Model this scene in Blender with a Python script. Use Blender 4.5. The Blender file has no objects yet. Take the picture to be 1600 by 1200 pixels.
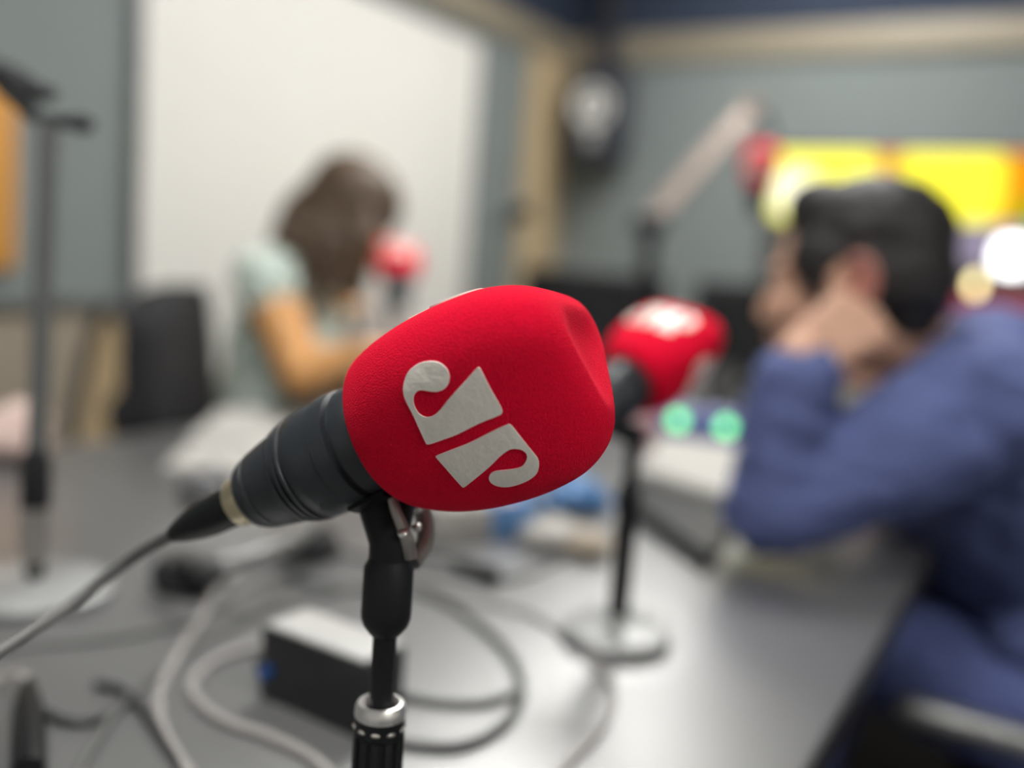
import bpy, bmesh, math, random
from mathutils import Vector, Matrix, noise, geometry
random.seed(4)
SC = bpy.context.scene
COL = SC.collection
R = math.radians
V = Vector

# ------------------------------------------------------------------ camera, world, exposure
CAM = V((0, 0, 1.07))
YAW, PITCH, ROLL = R(30), R(7.6), 0.075
FPX = 1500.0
DS = 1.25
Fw = V((-math.sin(YAW) * math.cos(PITCH), math.cos(YAW) * math.cos(PITCH), -math.sin(PITCH)))
R0 = V((math.cos(YAW), math.sin(YAW), 0))
U0 = R0.cross(Fw)
Rt = R0 * math.cos(ROLL) + U0 * math.sin(ROLL)
Up = U0 * math.cos(ROLL) - R0 * math.sin(ROLL)
cam = bpy.data.objects.new('camera', bpy.data.cameras.new('camera'))
COL.objects.link(cam)
cam.matrix_world = Matrix(((Rt.x, Up.x, -Fw.x, CAM.x), (Rt.y, Up.y, -Fw.y, CAM.y), (Rt.z, Up.z, -Fw.z, CAM.z), (0, 0, 0, 1)))
cam.data.sensor_width = 36
cam.data.lens = 33.75
cam.data.clip_start = 0.02
cam.data.dof.use_dof = True
cam.data.dof.focus_distance = 0.302 * DS
cam.data.dof.aperture_fstop = 2.06
SC.camera = cam
world = bpy.data.worlds.new('world')
world.use_nodes = True
world.node_tree.nodes['Background'].inputs[0].default_value = (0.5, 0.55, 0.6, 1)
world.node_tree.nodes['Background'].inputs[1].default_value = 0.05
SC.world = world
SC.view_settings.view_transform = 'Standard'
SC.view_settings.look = 'None'
SC.view_settings.exposure = 0.0
SC.view_settings.gamma = 1.0
SC.view_settings.use_curve_mapping = False
LIGHT_STRENGTH = 30.5


def camv(r, u, t):                       # direction given as right / up / towards the lens
    return Rt * r + Up * u - Fw * t


def P(px, py, d):                        # the point seen at a pixel, d * DS metres ahead
    d = d * DS
    return CAM + Fw * d + Rt * ((px - 800) / FPX * d) + Up * ((600 - py) / FPX * d)


def ahead(q):
    return (q - CAM).dot(Fw) / DS


def Pz(px, py, z):                       # where that line of sight meets the height z
    k = P(px, py, 1.0) - CAM
    return CAM + k * ((z - CAM.z) / k.z)


# ------------------------------------------------------------------ materials
def mat(name, col, rough=0.5, metal=0.0, bump=0.0, bscale=60.0, var=0.0, vscale=8.0, sheen=0.0, coat=0.0, spec=0.5, emit=None, estr=0.0, trans=0.0):
    m = bpy.data.materials.new(name)
    m.use_nodes = True
    nt = m.node_tree
    b = nt.nodes['Principled BSDF']
    b.inputs['Base Color'].default_value = (*col, 1)
    b.inputs['Roughness'].default_value = rough
    b.inputs['Metallic'].default_value = metal
    b.inputs['Specular IOR Level'].default_value = spec
    b.inputs['Sheen Weight'].default_value = sheen
    b.inputs['Coat Weight'].default_value = coat
    b.inputs['Transmission Weight'].default_value = trans
    if sheen:
        b.inputs['Sheen Roughness'].default_value = 0.45
        b.inputs['Sheen Tint'].default_value = (*[min(1, c * 1.6 + 0.08) for c in col], 1)
    if emit:
        b.inputs['Emission Color'].default_value = (*emit, 1)
        b.inputs['Emission Strength'].default_value = estr
    tc = nt.nodes.new('ShaderNodeTexCoord')
    if var:
        n = nt.nodes.new('ShaderNodeTexNoise')
        n.inputs['Scale'].default_value = vscale
        n.inputs['Detail'].default_value = 4
        nt.links.new(tc.outputs['Object'], n.inputs['Vector'])
        mx = nt.nodes.new('ShaderNodeMix')
        mx.data_type = 'RGBA'
        mx.inputs[6].default_value = (*[c * (1 - var) for c in col], 1)
        mx.inputs[7].default_value = (*[min(1, c * (1 + var)) for c in col], 1)
        nt.links.new(n.outputs['Fac'], mx.inputs[0])
        nt.links.new(mx.outputs[2], b.inputs['Base Color'])
    if bump:
        n2 = nt.nodes.new('ShaderNodeTexNoise')
        n2.inputs['Scale'].default_value = bscale
        n2.inputs['Detail'].default_value = 5
        nt.links.new(tc.outputs['Object'], n2.inputs['Vector'])
        bp = nt.nodes.new('ShaderNodeBump')
        bp.inputs['Strength'].default_value = bump
        bp.inputs['Distance'].default_value = 0.002
        nt.links.new(n2.outputs['Fac'], bp.inputs['Height'])
        nt.links.new(bp.outputs['Normal'], b.inputs['Normal'])
    return m


def wood(name, c1, c2, scale, rough=0.5):
    m = mat(name, c1, rough)
    nt = m.node_tree
    b = nt.nodes['Principled BSDF']
    tc = nt.nodes.new('ShaderNodeTexCoord')
    mp = nt.nodes.new('ShaderNodeMapping')
    mp.inputs['Scale'].default_value = scale
    n = nt.nodes.new('ShaderNodeTexNoise')
    n.inputs['Scale'].default_value = 6
    n.inputs['Detail'].default_value = 6
    mx = nt.nodes.new('ShaderNodeMix')
    mx.data_type = 'RGBA'
    mx.inputs[6].default_value = (*c1, 1)
    mx.inputs[7].default_value = (*c2, 1)
    nt.links.new(tc.outputs['Object'], mp.inputs['Vector'])
    nt.links.new(mp.outputs['Vector'], n.inputs['Vector'])
    nt.links.new(n.outputs['Fac'], mx.inputs[0])
    nt.links.new(mx.outputs[2], b.inputs['Base Color'])
    return m


M = {}
M['foam'] = mat('red_flock', (0.80, 0.004, 0.034), 0.95, bump=0.55, bscale=1400, var=0.16, vscale=700, sheen=0.2, spec=0.10)
M['sticker'] = mat('silver_white_vinyl', (0.90, 0.86, 0.79), 0.34, bump=1.0, bscale=60, spec=0.6)
M['mic'] = mat('matt_black_metal', (0.026, 0.031, 0.038), 0.40, bump=0.05, bscale=900, spec=0.5)
M['mic_ring'] = mat('dark_steel', (0.10, 0.11, 0.12), 0.35, metal=0.6)
M['gold'] = mat('pale_brass', (0.62, 0.55, 0.38), 0.3, metal=0.9)
M['rubber'] = mat('black_rubber', (0.008, 0.009, 0.010), 0.38, spec=0.3)
M['stand'] = mat('black_stand', (0.008, 0.009, 0.011), 0.5, spec=0.35)
M['chrome'] = mat('satin_chrome', (0.80, 0.79, 0.77), 0.38, metal=0.9)
M['nickel'] = mat('dull_nickel', (0.40, 0.38, 0.36), 0.42, metal=0.75)
M['table'] = mat('grey_laminate', (0.115, 0.115, 0.116), 0.38, var=0.06, vscale=4, spec=1.0, coat=1.0)
M['table'].node_tree.nodes['Principled BSDF'].inputs['Coat Roughness'].default_value = 0.36
M['edge'] = mat('dark_edge_band', (0.03, 0.03, 0.032), 0.5)
M['cable_grey'] = mat('grey_cable', (0.12, 0.12, 0.12), 0.5)
M['cable_dark'] = mat('dark_cable', (0.035, 0.035, 0.037), 0.5)
M['cable_pale'] = mat('pale_cable', (0.36, 0.34, 0.33), 0.5)
M['wall'] = mat('grey_green_fabric_wall', (0.215, 0.243, 0.243), 0.9, bump=0.15, bscale=300, var=0.04)
M['wall_low'] = mat('beige_paint', (0.33, 0.28, 0.22), 0.8, var=0.03)
M['wall_top'] = mat('navy_paint', (0.032, 0.046, 0.080), 0.85, var=0.04)
M['pale_wall'] = mat('pale_paint', (0.70, 0.69, 0.66), 0.85)
M['white_board'] = mat('white_board', (0.80, 0.785, 0.75), 0.35)
M['frame_grey'] = mat('grey_aluminium', (0.17, 0.18, 0.185), 0.5, metal=0.3)
M['base_reflect'] = mat('disc_reflection_grey', (0.32, 0.325, 0.325), 0.42, metal=0.2, spec=0.8)  # bright reflection on the glossy stand discs put into the grey
M['rod_grey'] = mat('dark_grey_rod', (0.10, 0.105, 0.105), 0.45)
M['wood'] = wood('pale_wood', (0.50, 0.38, 0.225), (0.58, 0.45, 0.28), (6, 6, 0.6))
M['wood_h'] = wood('pale_wood_rail', (0.30, 0.26, 0.19), (0.36, 0.31, 0.235), (0.6, 0.6, 6))
M['orange_wood'] = wood('orange_wood', (0.62, 0.28, 0.05), (0.72, 0.36, 0.09), (5, 5, 0.7), 0.4)
M['tan'] = mat('tan_veneer', (0.84, 0.63, 0.37), 0.5, var=0.05)
M['ceiling'] = mat('dark_ceiling', (0.10, 0.11, 0.13), 0.9)
M['floor'] = mat('dark_carpet', (0.030, 0.030, 0.034), 0.95, bump=0.4, bscale=400)
M['light'] = mat('lit_diffuser', (0.9, 0.9, 0.88), 0.5, emit=(1.0, 0.985, 0.945), estr=LIGHT_STRENGTH)
M['white_plastic'] = mat('white_plastic', (0.75, 0.75, 0.73), 0.4)
M['black'] = mat('black_plastic', (0.015, 0.016, 0.018), 0.4)
M['black_fabric'] = mat('black_fabric', (0.016, 0.016, 0.018), 0.85, bump=0.3, bscale=500)
M['grey_metal'] = mat('grey_metal', (0.28, 0.28, 0.28), 0.4, metal=0.5)
M['paper'] = mat('paper', (0.47, 0.455, 0.43), 0.8)
M['skin_m'] = mat('light_skin', (0.62, 0.36, 0.25), 0.5, bump=0.08, bscale=250, var=0.08, vscale=25)
M['skin_w'] = mat('tanned_skin', (0.80, 0.41, 0.15), 0.5, bump=0.08, bscale=250, var=0.06, vscale=25)
M['lip'] = mat('lip', (0.45, 0.16, 0.13), 0.5)
M['ear'] = mat('flushed_skin', (0.52, 0.22, 0.18), 0.5)
M['eye'] = mat('eye_white', (0.75, 0.74, 0.72), 0.2)
M['iris'] = mat('dark_iris', (0.03, 0.018, 0.01), 0.15)
M['hair_m'] = mat('black_hair', (0.014, 0.012, 0.012), 0.55, bump=0.5, bscale=220)
M['hair_w'] = mat('brown_hair', (0.095, 0.060, 0.036), 0.5, bump=0.6, bscale=120, var=0.45, vscale=14)
M['blazer'] = mat('navy_wool', (0.085, 0.110, 0.262), 0.85, bump=0.25, bscale=700, sheen=0.12, var=0.08, vscale=6)
M['trouser'] = mat('navy_trouser_wool', (0.095, 0.122, 0.300), 0.85, bump=0.25, bscale=700, sheen=0.1)
M['shirt'] = mat('white_cotton', (0.55, 0.55, 0.53), 0.85)
M['lanyard'] = mat('green_ribbon', (0.30, 0.52, 0.16), 0.6)
M['jeans'] = mat('dark_denim', (0.05, 0.06, 0.09), 0.85)
M['shoe'] = mat('black_leather', (0.014, 0.013, 0.013), 0.35)
M['blue_pack'] = mat('blue_foil', (0.10, 0.24, 0.50), 0.35, bump=0.5, bscale=60)
M['blue'] = mat('blue_plastic', (0.10, 0.13, 0.42), 0.4)
M['blue_led'] = mat('blue_button', (0.01, 0.06, 0.22), 0.3, emit=(0.02, 0.12, 0.5), estr=0.06)
M['green_led'] = mat('green_lamp', (0.1, 0.6, 0.2), 0.3, emit=(0.22, 1.0, 0.36), estr=3.0)
M['pink'] = mat('pink_tissue', (0.72, 0.55, 0.50), 0.9, bump=0.4, bscale=40)
M['cone'] = mat('pale_cone', (0.86, 0.84, 0.80), 0.45)
M['speaker'] = mat('slate_cabinet', (0.035, 0.038, 0.052), 0.6)
M['boom'] = mat('champagne_metal', (0.40, 0.325, 0.285), 0.45, metal=0.25)
M['screen_off'] = mat('dark_screen', (0.010, 0.011, 0.013), 0.2)


def blouse_material():
    m = mat('mint_floral_blouse', (0.5, 0.6, 0.55), 0.85)
    nt = m.node_tree
    b = nt.nodes['Principled BSDF']
    tc = nt.nodes.new('ShaderNodeTexCoord')
    vo = nt.nodes.new('ShaderNodeTexVoronoi')
    vo.inputs['Scale'].default_value = 42
    rp = nt.nodes.new('ShaderNodeValToRGB')
    e = rp.color_ramp.elements
    e[0].position, e[0].color = 0.0, (0.16, 0.30, 0.27, 1)
    e[1].position, e[1].color = 0.62, (0.74, 0.82, 0.75, 1)
    k = e.new(0.36)
    k.color = (0.50, 0.62, 0.56, 1)
    nt.links.new(tc.outputs['Object'], vo.inputs['Vector'])
    nt.links.new(vo.outputs['Distance'], rp.inputs['Fac'])
    nt.links.new(rp.outputs['Color'], b.inputs['Base Color'])
    return m


M['blouse'] = blouse_material()


# ------------------------------------------------------------------ object helpers
def link(name, me, m=None, parent=None):
    o = bpy.data.objects.new(name, me)
    COL.objects.link(o)
    if m is not None:
        for k in (m if isinstance(m, (list, tuple)) else [m]):
            me.materials.append(k)
    if parent is not None:
        o.parent = parent
    return o


def obj(name, bm, m, parent=None, sharp=35, flat=False):
    bmesh.ops.recalc_face_normals(bm, faces=bm.faces)
    me = bpy.data.meshes.new(name)
    bm.to_mesh(me)
    bm.free()
    for p in me.polygons:
        p.use_smooth = not flat
    if not flat:
        me.set_sharp_from_angle(angle=R(sharp))
    return link(name, me, m, parent)


def tag(o, label, cat, group=None):
    o['label'] = label
    o['category'] = cat
    if group:
        o['group'] = group
    return o


def thing(name, label, cat, loc=(0, 0, 0), rot=None, group=None):
    o = bpy.data.objects.new(name, None)
    o.empty_display_size = 0.05
    COL.objects.link(o)
    o.location = loc
    if rot is not None:
        o.rotation_euler = rot
    return tag(o, label, cat, group)


def struct(o):
    o['kind'] = 'structure'
    return o


def copy_tree(o, parent=None):
    c = o.copy()
    COL.objects.link(c)
    if parent is not None:
        c.parent = parent
        c.matrix_parent_inverse = o.matrix_parent_inverse.copy()
    for ch in list(o.children):
        copy_tree(ch, c)
    return c


def new():
    return bmesh.new()


def box(bm, c, s, rot=None, bevel=0.0, seg=2, mi=0):
    vs = bmesh.ops.create_cube(bm, size=1.0)['verts']
    mx = Matrix.Translation(V(c)) @ (rot.to_4x4() if rot is not None else Matrix()) @ Matrix.Diagonal((*s, 1))
    bmesh.ops.transform(bm, matrix=mx, verts=vs)
    fs = list({f for v in vs for f in v.link_faces})
    for f in fs:
        f.material_index = mi
    if bevel > 0:
        es = list({e for v in vs for e in v.link_edges})
        bmesh.ops.bevel(bm, geom=es, offset=bevel, segments=seg, profile=0.5, affect='EDGES')


def frame_z(d):
    d = V(d).normalized()
    h = V((0, 0, 1)) if abs(d.z) < 0.95 else V((1, 0, 0))
    x = h.cross(d).normalized()
    return x, d.cross(x), d


def lathe(bm, prof, n=48, origin=(0, 0, 0), axis=(0, 0, 1), close=True):
    x, y, z = frame_z(axis)
    o = V(origin)
    rings = []
    for r, h in prof:
        if r < 1e-6:
            rings.append([bm.verts.new(o + z * h)])
        else:
            rings.append([bm.verts.new(o + z * h + x * (r * math.cos(2 * math.pi * i / n)) + y * (r * math.sin(2 * math.pi * i / n))) for i in range(n)])
    for a, b in zip(rings, rings[1:]):
        for i in range(n):
            j = (i + 1) % n
            if len(a) == 1 and len(b) == 1:
                continue
            if len(a) == 1:
                bm.faces.new((a[0], b[j], b[i]))
            elif len(b) == 1:
                bm.faces.new((a[i], a[j], b[0]))
            else:
                bm.faces.new((a[i], a[j], b[j], b[i]))
    if close:
        for rg in (rings[0], rings[-1]):
            if len(rg) > 2:
                bm.faces.new(rg)


def cyl(bm, a, b, r0, r1=None, n=24):
    a, b = V(a), V(b)
    L = (b - a).length
    lathe(bm, [(r0, 0), (r1 if r1 is not None else r0, L)], n, a, b - a)


def spline(pts, n=10):
    pts = [V(p) for p in pts]
    if len(pts) < 3:
        return pts
    q = [pts[0] * 2 - pts[1]] + pts + [pts[-1] * 2 - pts[-2]]
    out = []
    for i in range(1, len(q) - 2):
        a, b, c, d = q[i - 1], q[i], q[i + 1], q[i + 2]
        for k in range(n):
            t = k / n
            out.append(0.5 * ((2 * b) + (c - a) * t + (2 * a - 5 * b + 4 * c - d) * t * t + (3 * b - a - 3 * c + d) * t ** 3))
    out.append(pts[-1])
    return out


def tube(bm, pts, r, n=12, smooth=10):
    ps = spline(pts, smooth) if smooth else [V(p) for p in pts]
    rs = r if callable(r) else (lambda t: r)
    t0 = (ps[1] - ps[0]).normalized()
    x, y, _ = frame_z(t0)
    rings = []
    for i, p in enumerate(ps):
        t = (ps[min(i + 1, len(ps) - 1)] - ps[max(i - 1, 0)])
        t = t.normalized() if t.length > 1e-9 else t0
        x = (x - t * x.dot(t)).normalized()
        y = t.cross(x)
        rr = rs(i / (len(ps) - 1))
        rings.append([bm.verts.new(p + x * (rr * math.cos(2 * math.pi * k / n)) + y * (rr * math.sin(2 * math.pi * k / n))) for k in range(n)])
    for a, b in zip(rings, rings[1:]):
        for k in range(n):
            j = (k + 1) % n
            bm.faces.new((a[k], a[j], b[j], b[k]))
    bm.faces.new(rings[0])
    bm.faces.new(rings[-1])


def cap(bm, a, b, r0, r1, n=16, m=5):     # tapered capsule, closed
    a, b = V(a), V(b)
    L = (b - a).length
    prof = [(0, -r0)]
    prof += [(r0 * math.sin(math.pi / 2 * i / m), -r0 * math.cos(math.pi / 2 * i / m)) for i in range(1, m + 1)]
    prof += [(r1 * math.cos(math.pi / 2 * i / m), L + r1 * math.sin(math.pi / 2 * i / m)) for i in range(0, m)]
    prof += [(0, L + r1)]
    lathe(bm, prof, n, a, (b - a) if L > 1e-6 else (0, 0, 1), close=False)


def ell(bm, c, r, basis=None, n=24):
    vs = bmesh.ops.create_uvsphere(bm, u_segments=n, v_segments=n // 2 + 2, radius=1.0)['verts']
    mx = Matrix.Translation(V(c)) @ (basis.to_4x4() if basis is not None else Matrix()) @ Matrix.Diagonal((*r, 1))
    bmesh.ops.transform(bm, matrix=mx, verts=vs)


def basis(x, y, z):
    return Matrix((V(x), V(y), V(z))).transposed()


def fuse(name, bm, voxel, m, parent=None, smooth=4, fold=0.0, ffreq=9.0):
    """One continuous skin grown over the overlapping closed shapes in bm."""
    bmesh.ops.recalc_face_normals(bm, faces=bm.faces)
    me = bpy.data.meshes.new(name + '_raw')
    bm.to_mesh(me)
    bm.free()
    tmp = bpy.data.objects.new(name + '_raw', me)
    COL.objects.link(tmp)
    md = tmp.modifiers.new('r', 'REMESH')
    md.mode = 'VOXEL'
    md.voxel_size = voxel
    sm = tmp.modifiers.new('s', 'SMOOTH')
    sm.factor = 0.5
    sm.iterations = smooth
    dg = bpy.context.evaluated_depsgraph_get()
    out = bpy.data.meshes.new_from_object(tmp.evaluated_get(dg))
    bpy.data.objects.remove(tmp)
    bpy.data.meshes.remove(me)
    out.name = name
    if fold:
        nrm = [v.normal.copy() for v in out.vertices]
        for v, nn in zip(out.vertices, nrm):
            q = v.co * ffreq
            v.co += nn * fold * (noise.noise(q) + 0.5 * noise.noise(q * 2.3) - abs(noise.noise(V((q.x * 1.3, q.y * 1.3, q.z * 3.1)))) + 0.45)
    for p in out.polygons:
        p.use_smooth = True
    out.materials.clear()
    return link(name, out, m, parent)


# ------------------------------------------------------------------ windscreen shape (local: x = logo face, y = across it, z = mic axis)
FOAM_PROF = [(0.000, 0.0268, 0.00), (0.0015, 0.0302, 0.01), (0.006, 0.0342, 0.025), (0.013, 0.0370, 0.05), (0.022, 0.0394, 0.075), (0.034, 0.0414, 0.095),
             (0.048, 0.0424, 0.11), (0.060, 0.0424, 0.12), (0.071, 0.0413, 0.13), (0.079, 0.0394, 0.145), (0.086, 0.0366, 0.155), (0.0915, 0.0333, 0.16), (0.0952, 0.0300, 0.16), (0.0977, 0.0266, 0.16), (0.099, 0.0232, 0.16)]


def foam_param(z):
    p = FOAM_PROF
    if z <= p[0][0]:
        return p[0][1], p[0][2]
    for i in range(len(p) - 1):
        a, b = p[i], p[i + 1]
        if z <= b[0]:
            t = (z - a[0]) / (b[0] - a[0])
            pa = p[max(i - 1, 0)]
            nb = p[min(i + 2, len(p) - 1)]

            def h(k):
                h0 = b[0] - a[0]
                ma = (b[k] - pa[k]) / max(b[0] - pa[0], 1e-9) * h0
                mb = (nb[k] - a[k]) / max(nb[0] - a[0], 1e-9) * h0
                return (2 * t ** 3 - 3 * t * t + 1) * a[k] + (t ** 3 - 2 * t * t + t) * ma + (-2 * t ** 3 + 3 * t * t) * b[k] + (t ** 3 - t * t) * mb
            return h(1), h(2)
    return p[-1][1], p[-1][2]


def foam_r(th, z):
    rho, k = foam_param(z)
    return rho * (1 + k * math.cos(3 * (th - math.pi / 3)) + 0.12 * k * math.cos(6 * (th - math.pi / 3)))


def foam_x(y, z):                        # height of the logo face above the axis at (y, z)
    x = 0.04
    for _ in range(25):
        r = foam_r(math.atan2(y, x), z)
        x = math.sqrt(max(r * r - y * y, 1e-8))
    return x


MB, MG = R(20), R(22)                     # towards the lens / rolled about its own axis
TILT = R(22)
e1 = V((-math.sin(TILT), math.cos(TILT), 0))
ax = V((math.cos(MB) * math.cos(TILT), math.cos(MB) * math.sin(TILT), math.sin(MB)))
e2 = ax.cross(e1)
tt = -(e1 * math.cos(MG) + e2 * math.sin(MG))
nn_ = e2 * math.cos(MG) - e1 * math.sin(MG)
wx, wy, wz = camv(*nn_), camv(*tt), camv(*ax)
MIC_POS = P(598, 676, 0.332)
MIC_MX = Matrix.Translation(MIC_POS) @ basis(wx, wy, wz).to_4x4()
BODY_ROT = MIC_MX.to_3x3().inverted() @ Matrix.Rotation(R(3.6), 3, -Fw) @ MIC_MX.to_3x3()      # the soft windscreen sits slightly askew on the body
BODY_MX = MIC_MX @ BODY_ROT.to_4x4()
# @@CORE_END

LOGO_J = [(0.06853, -0.02369), (0.0693, -0.02275), (0.06928, -0.0146), (0.06942, -0.0073), (0.0691, -0.00481), (0.0685, -0.00413), (0.06715, -0.0039), (0.05881, -0.00414), (0.04913, -0.00339), (0.04287, -0.00347), (0.03706, -0.00362), (0.03595, -0.00404), (0.03555, -0.00519), (0.03646, -0.01584), (0.03643, -0.0232), (0.03706, -0.02622), (0.0386, -0.02886), (0.0414, -0.03147), (0.04469, -0.03276), (0.04863, -0.03312), (0.05254, -0.03241), (0.05515, -0.03126), (0.05686, -0.02944), (0.05763, -0.02737), (0.05741, -0.02518), (0.05617, -0.02329), (0.05443, -0.02209), (0.05231, -0.02152), (0.04984, -0.02178), (0.0477, -0.02268), (0.04523, -0.02402), (0.04388, -0.02449), (0.04221, -0.02436), (0.04063, -0.02345), (0.03945, -0.02195), (0.03881, -0.02003), (0.03879, -0.01756), (0.03956, -0.01554), (0.04114, -0.01407), (0.0433, -0.01363), (0.04562, -0.01402), (0.04829, -0.01504), (0.0519, -0.0169), (0.05791, -0.01948), (0.06302, -0.02156), (0.06681, -0.02316)]
LOGO_P = [(0.03611, 0.00239), (0.03681, 0.00195), (0.04406, 0.00181), (0.05035, 0.00185), (0.05682, 0.00133), (0.06361, 0.0009), (0.06829, 0.00098), (0.06905, 0.00139), (0.06948, 0.00247), (0.07011, 0.00828), (0.07095, 0.01612), (0.07124, 0.01936), (0.07044, 0.0221), (0.0686, 0.02477), (0.06611, 0.02651), (0.06222, 0.02752), (0.05753, 0.02755), (0.05378, 0.02676), (0.0511, 0.02503), (0.04971, 0.0229), (0.04951, 0.02072), (0.05026, 0.01908), (0.0519, 0.01781), (0.05434, 0.01766), (0.05742, 0.01866), (0.06093, 0.01974), (0.06382, 0.02007), (0.06613, 0.01907), (0.06796, 0.01726), (0.06858, 0.01543), (0.0681, 0.0135), (0.06666, 0.01199), (0.06446, 0.01096), (0.06208, 0.01115), (0.05839, 0.01233), (0.05358, 0.01443), (0.04687, 0.01689), (0.03934, 0.01954), (0.03813, 0.0197), (0.03769, 0.01866), (0.03699, 0.01008), (0.03611, 0.0031)]
# @@LOGO

# ------------------------------------------------------------------ the room
X0, X1, Y0, Y1, ZC = -2.20, 2.6, -2.2, 4.09, 2.66
Z_LOW, Z_RAIL, Z_TOP = 0.875, 1.965, 2.08
bm = new(); box(bm, ((X0 + X1) / 2, (Y0 + Y1) / 2, -0.05), (X1 - X0 + 0.4, Y1 - Y0 + 0.4, 0.1)); struct(obj('floor', bm, M['floor'], flat=True))
bm = new(); box(bm, ((X0 + X1) / 2, (Y0 + Y1) / 2, ZC + 0.05), (X1 - X0 + 0.4, Y1 - Y0 + 0.4, 0.1)); struct(obj('ceiling', bm, M['ceiling'], flat=True))


def wall(name, lo, hi, ms=('wall_low', 'wall', 'wall_top')):
    bm = new()
    for mi, (z0, z1) in enumerate(((0, Z_LOW), (Z_LOW, Z_TOP - 0.05), (Z_TOP - 0.05, ZC))):
        a, b = V((*lo, z0)), V((*hi, z1))
        box(bm, (a + b) / 2, b - a, mi=mi)
    return struct(obj(name, bm, [M[k] for k in ms], flat=True))


wall('wall_left', (X0 - 0.1, Y0), (X0, Y1))
wall('wall_back', (X0 - 0.1, Y1), (X1 + 0.1, Y1 + 0.1))
wall('wall_right', (X1, Y0), (X1 + 0.1, Y1), ('pale_wall',) * 3)
wall('wall_front', (X0 - 0.1, Y0 - 0.1), (X1 + 0.1, Y0), ('pale_wall',) * 3)


def trim(n, lo, hi, m, bev=0.004):
    bm = new(); a, b = V(lo), V(hi)
    box(bm, (a + b) / 2, b - a, bevel=bev)
    return struct(obj('trim_%d' % n, bm, m))


trim(1, (X0, Y0, Z_RAIL), (X0 + 0.03, Y1, Z_TOP), M['wood_h'])
trim(2, (X0, Y1 - 0.03, Z_RAIL), (X1, Y1, Z_TOP), M['wood_h'])
trim(3, (X0, 3.745, 0.0), (X0 + 0.035, Y1, Z_RAIL), M['wood'])                # corner post
trim(4, (X0, Y0, Z_LOW - 0.02), (X0 + 0.02, 1.70, Z_LOW + 0.01), M['frame_grey'])
for nm, lo, hi in (('baseboard_left', (X0, Y0, 0), (X0 + 0.015, 3.745, 0.09)), ('baseboard_back', (X0 + 0.035, Y1 - 0.015, 0), (X1, Y1, 0.09))):
    bm = new(); a, b = V(lo), V(hi); box(bm, (a + b) / 2, b - a, bevel=0.003); struct(obj(nm, bm, M['black']))

# ceiling lights, and last an unseen fill panel added to light the windscreen
LP = [(-0.55, 0.0, 'square recessed ceiling light above the near half of the table'), (-0.75, 1.95, 'square recessed ceiling light above the middle of the table'),
      (-0.88, 3.10, 'square recessed ceiling light above the far table end'), (1.75, -0.1, 'added square fill light panel over the floor beside the near table end')]
for x, y, lb in LP:
    t = thing('ceiling_light', lb, 'ceiling light', (x, y, ZC), group='ceiling lights')
    bm = new()
    for sx, sy, w, h in ((0, .31, .64, .02), (0, -.31, .64, .02), (.31, 0, .02, .6), (-.31, 0, .02, .6)):
        box(bm, (sx, sy, -0.012), (w, h, 0.024))
    obj('frame', bm, M['white_plastic'], t, flat=True)
    bm = new(); box(bm, (0, 0, -0.009), (0.6, 0.6, 0.014)); obj('diffuser', bm, M['light'], t, flat=True)

# whiteboard
WB0, WB1, WBZ0, WBZ1 = 1.725, 3.325, 0.62, 1.90
t = thing('whiteboard', 'large blank whiteboard on the grey wall behind the woman', 'whiteboard', (X0, (WB0 + WB1) / 2, WBZ0))
w = WB1 - WB0
bm = new(); box(bm, (0.012, 0, (WBZ1 - WBZ0) / 2), (0.018, w, WBZ1 - WBZ0)); obj('writing_surface', bm, M['white_board'], t, flat=True)
bm = new()
for yy in (-w / 2 - 0.012, w / 2 + 0.012):
    box(bm, (0.015, yy, (WBZ1 - WBZ0) / 2), (0.03, 0.024, WBZ1 - WBZ0 + 0.04), bevel=0.003)
for zz in (-0.01, WBZ1 - WBZ0 + 0.01):
    box(bm, (0.015, 0, zz), (0.03, w + 0.001, 0.022), bevel=0.003)
obj('frame', bm, M['frame_grey'], t)
bm = new(); box(bm, (0.045, 0, -0.005), (0.07, 0.5, 0.014), bevel=0.003); obj('pen_tray', bm, M['frame_grey'], t)

# orange board hung on the left wall
bm = new(); box(bm, (0, 0, 0), (0.03, 0.5, 0.42), bevel=0.012, seg=3)
o = obj('wooden_board', bm, M['orange_wood']); k_ = P(28, 280, 1) - CAM; k_ = CAM + k_ * ((X0 + 0.03 - CAM.x) / k_.x)
o.location = (X0 + 0.015, k_.y - 0.25, k_.z - 0.003)
tag(o, 'orange wooden board hung on the grey wall behind the tall desk microphone stand', 'board')

# ------------------------------------------------------------------ table
TX0, TX1, TY0, TY1, TZ = -1.235, -0.115, -0.75, 3.1, 0.75
t = thing('conference_table', 'long dark grey laminate conference table covered with cables', 'table', ((TX0 + TX1) / 2, (TY0 + TY1) / 2, 0))
bm = new(); box(bm, (0, 0, TZ - 0.0125), (TX1 - TX0 - 0.002, TY1 - TY0 - 0.002, 0.025), bevel=0.002); obj('tabletop', bm, M['table'], t)
bm = new()
for sx in (-1, 1):
    box(bm, (sx * (TX1 - TX0) / 2, 0, TZ - 0.016), (0.004, TY1 - TY0, 0.026), bevel=0.001)
for sy in (-1, 1):
    box(bm, (0, sy * (TY1 - TY0) / 2, TZ - 0.016), (TX1 - TX0, 0.004, 0.026), bevel=0.001)
obj('edge_band', bm, M['edge'], t)
for sy in (-1, 0, 1):
    bm = new(); box(bm, (0, sy * 1.75, (TZ - 0.025) / 2), (0.62, 0.04, TZ - 0.025), bevel=0.004); obj('leg', bm, M['black'], t)
bm = new(); box(bm, (0, 0, 0.55), (0.03, 3.4, 0.22)); obj('modesty_panel', bm, M['black'], t)


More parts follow.
